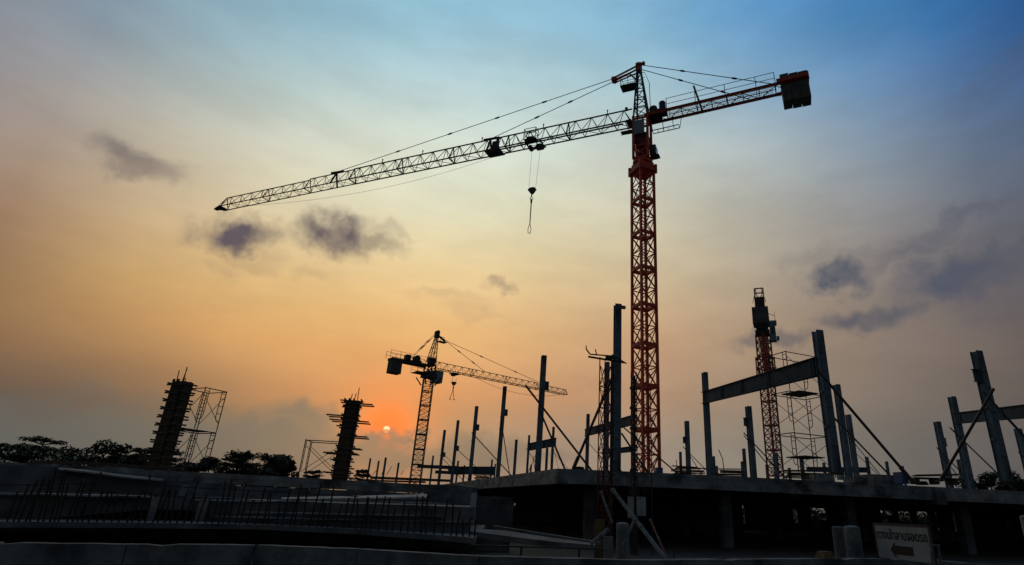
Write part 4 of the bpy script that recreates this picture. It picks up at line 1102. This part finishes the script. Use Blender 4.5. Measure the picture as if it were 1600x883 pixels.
# ------------------------------------------------------------------ column formworks
GF = 'timber formed columns with projecting walers'
def formwork(xb, yb, xt, yt, D, w, rz, label, spec, seed, nbars, barh):
    rr = random.Random(seed); p = atD(xb,yb,D); top_ = atD(xt,yt,D); t = thing('column_formwork', (p.x,p.y,LT), label, 'formwork', GF, rz)
    h = top_.z-LT
    b = MB(); 
    for (sx,sy) in ((-1,0),(1,0)): b.box((sx*w/2,0,h/2),(.03,w,h))
    for sy in (-1,1): b.box((0,sy*w/2,h/2),(w-.04,.03,h-.02))
    b.box((0,0,h*.48),(w-.1,w-.1,h*.94))
    b.build('form_panel', ply, t)
    b = MB()
    for i in range(4):
        o_ = -w/2+.1+i*(w-.2)/3
        for s in (-1,1): b.bar((o_,s*(w/2+.06),.0),(o_,s*(w/2+.06),h*(.99 if i%2 else 1.02)),.07,.09); b.bar((s*(w/2+.06),o_,.0),(s*(w/2+.06),o_,h),.09,.07)
    b.build('stud', timber, t)
    for (z, l0, l1) in spec:
        b = MB(); zz = z*h
        for s in (-1,1): b.bar((-w/2-l0,s*(w/2+.15),zz),(w/2+l1,s*(w/2+.15),zz+rr.uniform(-.04,.04)),.05,.07)
        for s in (-1,1): b.bar((s*(w/2+.15),-w/2-.12,zz+.1),(s*(w/2+.15),w/2+.12,zz+.1),.05,.07)
        b.build('waler', timber, t)
    for k in range(nbars):
        a = (-w/2+.1+(w-.2)*k/(nbars-1), rr.choice((-1,1))*w*.3); b = MB(); lean = rr.uniform(-.08,.12)
        b.tube((*a,h-.4),(a[0]+lean,a[1],h+barh[k]),.022,n=5); b.build('starter_bar', rust, t)
    return t, h
sp1 = [(i/11+.04, .06+.1*random.Random(i).random()+(.35 if i in (1,2) else 0), .05+.12*random.Random(i+40).random()) for i in range(11)]
t, h = formwork(248,728,284,597,33,.58,R(-12),'tall timber column formwork with short projecting walers at left', sp1, 5, 4, (.55,.25,.6,.72))
sp2 = [(.05,.1,.25),(.10,.55,.3),(.16,.15,.3),(.25,.3,.25),(.33,.7,.45),(.40,.1,.55),(.54,.2,.8),(.66,.3,.1),(.735,.7,.75),(.79,.9,.1),(.90,.2,.1),(.955,.3,.8),(.985,.35,.3)]
formwork(532,742,548,626,33,.54,R(12),'timber column formwork with long ragged planks, left of the sun', sp2, 9, 4, (.35,.45,.1,.75))

# ------------------------------------------------------------------ trees
def leaf_cloud(m, blobs, n, s, rr, flat=.45):
    for _ in range(n):
        c, r_ = rr.choice(blobs)
        while True:
            q = Vector((rr.uniform(-1,1),rr.uniform(-1,1),rr.uniform(-1,1)))
            if .25 < q.length < 1: break
        p = Vector(c)+Vector((q.x*r_[0],q.y*r_[0],q.z*r_[1]))
        a = rr.uniform(0,6.28); tl = rr.uniform(-flat,flat); l = s*rr.uniform(.6,1.4)
        e1 = Vector((math.cos(a),math.sin(a),tl))*l; e2 = Vector((-math.sin(a),math.cos(a),rr.uniform(-flat,flat)))*l*.5
        m.add([p-e1*.5, p+e2*.5, p+e1*.6, p-e2*.5], [(0,1,2,3)])
def tree(px, py, D, hw, label, seed, style='round', nleaf=2600, leaf=None, zt=None, group='trees on the horizon'):
    """px: crown centre column; py: crown top; hw: half width in metres"""
    rr = random.Random(seed); p = atD(px,py,D); h = p.z
    t = thing('tree', (p.x,p.y,0), label, 'tree', group)
    b = MB(); b.tube((0,0,0),(.1,0,h*.45),.035*h,.02*h,n=8); blobs = []
    if style == 'layer':                         # tiered, umbrella-like limbs
        nl = 6
        b.tube((.1,0,h*.45),(0,0,h*.97),.02*h,.006*h,n=6)
        for k in range(nl):
            z = h*(.42+.54*k/(nl-1)); R_ = hw*(1.05-.62*k/(nl-1))
            for j in range(7):
                a = j*.9+k*1.7+rr.uniform(-.3,.3); e = Vector((math.cos(a)*R_*rr.uniform(.55,1.),math.sin(a)*R_*rr.uniform(.55,1.),z+rr.uniform(-.02,.05)*h))
                b.tube((0,0,z-.05*h), e, .009*h, .003*h, n=5)
                blobs.append((e,(R_*.28,.035*h))); blobs.append((e*.6+Vector((0,0,z*.4)),(R_*.26,.03*h)))
    else:
        for j in range(26):
            a = rr.uniform(0,6.28); q = rr.uniform(.1,1.); z = h*rr.uniform(.42,.97); R_ = hw*math.sqrt(max(.05,1-((z/h-.60)/.44)**2))
            e = Vector((math.cos(a)*R_*q*.85, math.sin(a)*R_*q*.85, z)); b.tube((.08,0,h*rr.uniform(.25,.45)), e, .012*h,.004*h,n=5)
            blobs.append((e,(hw*rr.uniform(.16,.34),h*rr.uniform(.05,.11))))
    b.build('trunk', bark, t)
    m = MB(); leaf_cloud(m, blobs, nleaf, max(.35,h*.045), rr, .5 if style=='layer' else .9); m.build('crown', leaf or leafm, t)
    return t
TR = [(70,686,75,4.2,'flat-topped layered tree at far left with spreading limbs','layer'),(10,694,70,5.0,'broad dark tree at the extreme left edge','round'),
      (158,691,75,3.9,'rounded dark tree left of the left formwork column','round'),(197,706,78,3.0,'lower tree merging right of the rounded one, before the formwork column','round'),
      (226,702,72,2.6,'tiered tree crown peeking out left of the left formwork column','layer'),(262,706,74,3.4,'tiered tree behind the left formwork column and scaffold','layer'),
      (330,716,78,4.2,'low spreading tree under the left scaffold','round'),(400,708,76,4.0,'largest rounded tree of the group between the two formwork columns','round'),
      (368,716,74,3.2,'tiered low tree just left of the largest rounded tree','layer'),(444,714,80,2.0,'small separate round tree right of the largest rounded tree','round'),
      (425,722,82,2.6,'low tree filling the gap beside the small round tree','round'),(490,736,84,2.4,'low bush-like tree at the foot of the single-level scaffold','layer'),
      (568,734,86,2.0,'tiny tiered treetop right of the formwork column near the sun','layer'),
      (1548,737,62,3.0,'dark leafy tree between the thick columns at far right','round'),(1592,750,60,2.2,'small dark tree at the right edge behind the columns','round')]
for i, (px,py,D,hw,lab,st) in enumerate(TR): tree(px,py,D,hw,lab,100+i,st, 4000 if st=='round' else 3000)
# bushes beyond the open storey
for i,(px,D,hw,hh) in enumerate(((1415,84,3,2.4),(1450,86,4,3.0),(1500,88,4,2.8),(1550,84,3.5,2.6),(1600,86,4,3.0),(1262,92,3,2.4),(1120,100,3,2.6))):
    q = atD(px,812,D); rr = random.Random(i+50); t = thing('bush', (q.x,q.y,0), ['leafy bush glimpsed through the open storey behind the sign','wide leafy bush glimpsed right of the sign','leafy bush glimpsed behind the two narrow bright openings','leafy bush glimpsed behind the right narrow openings','leafy bush at the far right beyond the storey','low bush glimpsed behind the blue tank','low bush glimpsed beyond the parked car'][i], 'bush', 'bushes beyond the building')
    m = MB(); bl = [(Vector((rr.uniform(-hw,hw)*.7,rr.uniform(-1,1),rr.uniform(.6,hh-.7))),(hw*.35,.6)) for _ in range(9)]; leaf_cloud(m, bl, 900, .35, rr, .9); m.build('foliage', leaf2, t)
    b = MB(); 
    for k in range(4): b.tube((0,0,0),(rr.uniform(-1,1),rr.uniform(-.5,.5),hh*.6),.05,.02,n=5)
    b.build('stem', bark, t)

rr = random.Random(77); m = MB(); bl = []
for k in range(150):
    a_ = R(-12+k*.45); D_ = 128+rr.uniform(-6,6); bl.append((Vector((math.sin(a_)*D_,math.cos(a_)*D_,rr.uniform(1.2,3.6))),(1.6,1.5)))
leaf_cloud(m, bl, 16000, .8, rr, .9); tag(m.build('tree_line', leaf2), 'low mass of distant trees glimpsed through the open storey', 'trees', kind='stuff')
# ------------------------------------------------------------------ things beyond the open storey
q = atD(1153,806,76); car = thing('parked_car', (q.x,q.y,0), 'pale parked car glimpsed through the second bright opening under the slab', 'car', rz=R(12))
b = MB(); pr = [(-2.1,.35),(-2.15,.8),(-1.3,.95),(-.7,1.42),(.9,1.45),(1.7,.98),(2.15,.9),(2.15,.35)]; n8 = len(pr)
b.add([(x,-.85,z) for x,z in pr]+[(x,.85,z) for x,z in pr], [tuple(range(n8)),tuple(range(2*n8-1,n8-1,-1))]+[((i+1)%n8,i,n8+i,n8+(i+1)%n8) for i in range(n8)]); b.build('body', white, car)
b = MB(); 
for y in (-.862,.862): b.add([(-1.15,y,.97),(-.62,y,1.35),(.82,y,1.38),(1.45,y,1.0)],[(0,1,2,3)])
b.build('window', glass, car)
for x in (-1.35,1.35):
    for y in (-.8,.8): b = MB(); b.tube((x,y-.1,.33),(x,y+.1,.33),.33,n=14); b.build('wheel', black, car)
q = atD(1277,806,74); t = thing('water_tank', (q.x-.3,q.y,0), 'small pale blue tank glimpsed through the third bright opening under the slab', 'tank')
b = MB(); b.tube((0,0,.5),(0,0,1.75),.42,n=16); b.sphere((0,0,1.75),.42,.4,16); b.build('tank_body', mat('pale_blue_plastic',(.20,.55,.65),(.15,.42,.5),.5), t); b = MB(); b.box((0,0,.25),(1,1,.5)); b.build('plinth', conc, t)
q = atD(1386,806,74); t = thing('stacked_barrels', (q.x+.1,q.y,0), 'bright blue barrel standing among white sacks, glimpsed just above the sign', 'barrel')
b = MB(); b.tube((.35,0,.75),(.35,0,2.1),.4,n=14); b.build('barrel_body', bluep, t); b = MB(); b.box((-.1,0,.35),(1.7,.9,.7),.1); b.build('pallet_load', conc, t)
q = atD(1383,812,72); b = MB()
for k in range(5): b.sphere((.25*k-.5,rr.uniform(-.2,.2),.85+.12*(k%2)),.28,.6,10,6)
tag(b.build('cement_sacks', white, loc=(q.x,q.y,0)), 'white sacks heaped beside the blue barrel, glimpsed just above the sign', 'sacks')
q = atD(1095,806,75); b = MB(); b.box((0,0,.55),(2.2,.8,.25)); b.box((0,0,.2),(2,.7,.4)); b.box((.3,0,.85),(1.2,.6,.3))
tag(b.build('block_pallet', concw, loc=(q.x,q.y,0)), 'pale stack of blocks glimpsed through the leftmost bright opening on the right side', 'pallet')
q = atD(1462,823,71); b = MB(); b.box((0,0,.5),(3.6,.3,.42)); b.box((0,0,.15),(3.4,.25,.3))
tag(b.build('concrete_barrier', concw, loc=(q.x,q.y,0), rz=.1), 'pale concrete barrier glimpsed at the right of the sign under the slab', 'barrier')

# ------------------------------------------------------------------ clutter on the deck
def deckbox(name, x0, x1, yt, yb, D, dd, m, label, cat, rz=0.2):
    a, c = atD(x0,yb,D), atD(x1,yb,D); tt = atD((x0+x1)/2,yt,D); w = (c-a).length; mid = (a+c)/2
    b = MB(); h = tt.z-SLT; b.box((0,0,h/2),(w,dd,h))
    b.box((0,0,h+.015),(w*1.04,dd*1.04,.03)); b.box((0,-dd/2-.01,h*.35),(w*.9,.02,h*.1))
    tag(b.build(name, m, loc=(mid.x,mid.y,SLT), rz=rz), label, cat)
deckbox('tool_crate', 1023,1034,732,744,31.5,.45,bluep,'bright blue crate on the deck at the right foot of the crane mast','crate')
deckbox('tool_crate', 1403,1416,739,757,36,.6,bluep,'blue crate on the right deck beside the pale boards','crate')
deckbox('water_bottle', 1310,1318,738,748,33,.3,panel,'small pale blue container on the deck at the foot of the right portal column','container')
deckbox('site_box', 1345,1403,744,757,38,1.5,conc,'long pale box of boards lying on the right deck','box')
deckbox('site_box', 1325,1350,747,755,36,1.0,conc,'lower pale box left of the long pale one on the right deck','box')
deckbox('site_box', 1262,1300,741,749,40,1.0,conc,'flat pale box on the deck under the right scaffold','box')
b = MB(); a = atD(1430,756,36); c = atD(1497,752,36.5); b.bar((a.x,a.y,SLT+.42),(c.x,c.y,SLT+.50),1.0,.05); b.bar((a.x,a.y+.1,SLT+.3),(c.x,c.y+.1,SLT+.28),.8,.06)
for q_ in (a,a.lerp(c,.45),a.lerp(c,.85)): b.box((q_.x,q_.y,SLT+.14),(.25,.5,.28))
tag(b.build('plywood_sheets', timber, origin=a), 'dark plywood sheets lying raised on the deck left of the far right columns', 'boards')

for (x,y,D,kind,lb) in ((905,733,31,'coil','coil of black hose on the slab edge between the two crossing props'),(1142,741,33,'stack','small stack of timber offcuts on the deck edge left of the twin props'),
        (1245,745,33,'stack','small stack of timber offcuts at the deck edge under the portal beam'),(756,747,50,'stack','low heap of offcuts on the receding left slab edge'),(1440,752,37,'coil','coil of dark hose on the deck beside the plywood sheets'),(1075,740,31.5,'stack','timber offcuts on the deck edge just right of the blue crate')):
    p = atD(x,y,D); b = MB(); rr = random.Random(int(x))
    if kind == 'coil':
        for k in range(3):
            R_ = .28-.03*k; pts = [Vector((R_*math.cos(t*.5236),R_*math.sin(t*.5236),.04+.06*k)) for t in range(13)]; b.path(pts,.035,6)
        tag(b.build('hose_coil', black, loc=(p.x,p.y,SLT)), lb, 'hose')
    else:
        for k in range(7): b.bar((rr.uniform(-.9,-.5),rr.uniform(-.2,.2),.05+.06*k),(rr.uniform(.4,1.),rr.uniform(-.2,.2),.05+.06*k+rr.uniform(-.02,.05)),.12,.05)
        tag(b.build('timber_stack', timber, loc=(p.x,p.y,SLT)), lb, 'timber')
# ------------------------------------------------------------------ objects behind the foreground wall
def pipe(x0,y0,D0,x1,y1,D1_,r,m,label,name='steel_pipe',cat='pipe'):
    a, c = atD(x0,y0,D0), atD(x1,y1,D1_); t = thing(name, c, label, cat)
    b = MB(); b.tube(a-c, Vector((0,0,0)), r, n=10); b.build('tube', m, t)
    d = (a-c).normalized(); l = (a-c).length
    b = MB(); b.tube(d*(l-.12), d*l, r*1.35, n=10); b.tube(d*l*.45, d*(l*.45+.1), r*1.3, n=10); b.build('coupler', galv, t)
pipe(958,766,24,1052,890,19,.075,concd,'thick grey raking pipe slanting down right from under the slab edge')
pipe(939,768,24,957,818,23,.05,galv,'thin pale pipe leaning against the lattice hoist mast')
pipe(992,812,21,971,857,20,.045,galv,'bright short pipe slanting down left beside the raking pipe')
pipe(967,845,20,984,890,19.5,.04,galv,'thin pipe crossing below the bright short pipe, slanting right')
pipe(972,856,20,962,890,19.8,.045,galv,'thin pipe below the bright short pipe, slanting left')
pipe(996,808,22,990,822,22,.03,galv,'very short pipe stub at the knee of the raking pipe')
pipe(950,828,17,924,849,16.5,.05,conc,'short pale rail slanting left behind the foreground wall')
pipe(1016,812,24,1042,872,22,.04,dred,'thin dark red rod slanting right of the raking pipe')
pipe(964,842,20.5,984,832,20.5,.035,dsteel,'thin dark rod tying the round pier to the hoist')
def pier(x0,x1,yt,D,label,m=wallm,dome=.3):
    a, c = atD(x0,yt,D), atD(x1,yt,D); w = (c-a).length; mid = (a+c)/2; h = mid.z; r = w/2
    t = thing('concrete_pier', (mid.x,mid.y,0), label, 'pier'); b = MB()
    b.tube((0,0,0),(0,0,h-r*dome), r, n=24, cap=False); n_ = 6
    for k in range(n_):
        a0, a1 = k/n_*math.pi/2, (k+1)/n_*math.pi/2
        b.tube((0,0,h-r*dome+r*dome*math.sin(a0)),(0,0,h-r*dome+r*dome*math.sin(a1)), r*math.cos(a0), max(r*math.cos(a1),.002), n=24, cap=False)
    b.build('shaft', m, t); b = MB(); b.tube((0,0,h*.55),(0,0,h*.55+.03),r+.006,n=24,cap=False); b.build('form_seam', conc, t)
pier(963,983,816,20.5,'pale round-topped concrete pier in the middle, behind the crossed pipes',conc)
pier(1317,1343,821,15.5,'pale round-topped concrete pier left of the arrow sign')
pier(1299,1318,822,16.2,'darker round-topped pier close left of the pale one by the sign',concd)
pier(1592,1616,805,14,'rough pale pier cut off by the right edge under the slab',conc)
def slabpanel(x0,x1,yt,D,m,label,th=.12,zb=0.,name='leaning_board'):
    a, c = atD(x0,yt,D), atD(x1,yt,D); z = (a.z+c.z)/2; mid = (a+c)/2; w = (c-a).length; rz = math.atan2(c.y-a.y,c.x-a.x)
    t = thing(name, (mid.x,mid.y,zb), label, 'panel', rz=rz); b = MB(); b.box((0,0,(z-zb)/2),(w,th,z-zb)); b.build('board', m, t)
    b = MB(); 
    for s in (-1,1): b.box((s*(w/2-.03),-th/2-.02,(z-zb)/2),(.05,.04,z-zb))
    b.build('edge_frame', m, t)
    return t
slabpanel(943,958,838,19,conc,'pale flat panel standing low beside the foot of the hoist mast')
slabpanel(929,945,812,20.5,ochre,'ochre board leaning beside the foot of the hoist mast')
def lit_pier(x0,x1,yt,yb,D,m,label):  # pale panel in place of a lit concrete column, hangers added
    a, c = atD(x0,yt,D), atD(x1,yt,D); z1 = a.z; z0_ = atD(x0,yb,D).z; mid = (a+c)/2; w = (c-a).length
    t = thing('lit_column_panel', (mid.x,mid.y,z0_), label, 'panel'); b = MB(); b.box((0,0,(z1-z0_)/2),(w,.08,z1-z0_)); b.build('board', m, t)
    b = MB(); b.tube((-w*.3,0,z1-z0_),(-w*.3,0,SLB-z0_),.015,n=5); b.tube((w*.3,0,z1-z0_),(w*.3,0,SLB-z0_),.015,n=5); b.build('hanger', cable, t)
lit_pier(981,990,776,809,25,concw,'pale panel standing in for a lit column under the slab, left of the dark lattice pole')
lit_pier(995,1009,776,806,25.5,concw,'yellowish panel standing in for a lit column under the slab, right of the dark lattice pole')
# direction sign
D = 14.5
a, c = atD(1367,822,D+.8), atD(1450,823,D-.3); rz = math.atan2(c.y-a.y,c.x-a.x); w = (c-a).length; mid = (a+c)/2; z0_ = atD(1410,876,D).z; z1_ = atD(1410,822,D).z
sg = thing('direction_sign', (mid.x,mid.y,0), 'white direction sign with black Thai lettering and a left-pointing arrow', 'sign', rz=rz)
b = MB(); b.box((0,0,(z0_+z1_)/2),(w,.03,z1_-z0_)); b.build('board', signw, sg)
b = MB()
for s in (-1,1): b.box((s*(w/2+.02),0,(z1_+.03)/2),(.045,.05,z1_+.03))
b.box((0,0,z1_+.02),(w,.05,.045)); b.build('sign_frame', dsteel, sg)
cu = bpy.data.curves.new('lettering','FONT'); cu.body = '\u0e17\u0e32\u0e07\u0e40\u0e02\u0e49\u0e32\u0e25\u0e32\u0e19\u0e08\u0e2d\u0e14\u0e23\u0e16'
cu.size = .3; cu.extrude = .002; cu.offset = .006; cu.align_x = 'CENTER'
to = bpy.data.objects.new('tmp_text', cu); COL.objects.link(to); bpy.context.view_layer.update()
me = bpy.data.meshes.new_from_object(to); bpy.data.objects.remove(to)
tx = [v.co.x for v in me.vertices]; 
tw = (max(tx)-min(tx)) if tx else 1; sc = w*.93/tw; cxm = (max(tx)+min(tx))/2 if tx else 0
print('sign text verts', len(tx), 'width', tw)
for v in me.vertices: v.co = Vector(((v.co.x-cxm)*sc, -v.co.z*0-.02, v.co.y*sc*1.25))
me.materials.clear(); me.materials.append(black)
lo = bpy.data.objects.new('lettering', me); COL.objects.link(lo); lo.parent = sg; lo.location = (0,0,z1_-(z1_-z0_)*.42)
zc = z0_+(z1_-z0_)*.27; al = w*.42; x0_ = -w*.24; b = MB()
pts = [(x0_,0),(x0_+.14,.15),(x0_+.14,.085),(x0_+al,.085),(x0_+al,-.085),(x0_+.14,-.085),(x0_+.14,-.15)]
b.add([(x,-.02,zc+z) for x,z in pts]+[(x,-.016,zc+z) for x,z in pts], [tuple(range(7)),tuple(range(13,6,-1))]+[((i+1)%7,i,7+i,7+(i+1)%7) for i in range(7)])
b.build('arrow', black, sg)
q = atD(1460,852,13.6); t = thing('trestle', (q.x,q.y,0), 'small pale metal trestle standing right of the arrow sign', 'trestle', rz=.3); hq = q.z; b = MB()
for s in (-1,1):
    b.tube((s*.12,-.1,0),(s*.09,0,hq),.015,n=6); b.tube((s*.12,.15,0),(s*.09,0,hq),.015,n=6)
b.tube((-.12,0,hq),(.12,0,hq),.018,n=6); b.tube((-.12,-.05,hq*.5),(.12,-.05,hq*.5),.012,n=6); b.build('frame', galv, t)
# stone chunk on the wall, right of centre
q = atZ(1292,873,WT); b = MB(); rr = random.Random(5); b.box((0,0,.06),(.30,.22,.14),.5,.75)
b.v = [(x+rr.uniform(-.02,.02),y+rr.uniform(-.02,.02),z) for x,y,z in b.v]
tag(b.build('concrete_block', ochre, loc=(q.x,q.y+.1,WT-.0)), 'broken pale block lying on top of the foreground wall right of centre', 'block')
b = MB(); pp = [atD(xx,yy,12.5) for xx,yy in ((1040,874),(1044,883),(1052,900))]; b.path(pp,.02,5); 
pp = [atD(xx,yy,12) for xx,yy in ((1053,862),(1053,900))]; b.path(pp,.015,5)
tag(b.build('bent_bars', rust, origin=pp[0]), 'bent thin bars poking up at the foreground wall right of the raking pipe', 'rebar')

for o in bpy.data.objects:
    if o.type == 'MESH' and o.name.split('.')[0] in ('tube','shaft_',): pass
S.render.engine = 'CYCLES'
S.render.resolution_x, S.render.resolution_y = 1024, 565
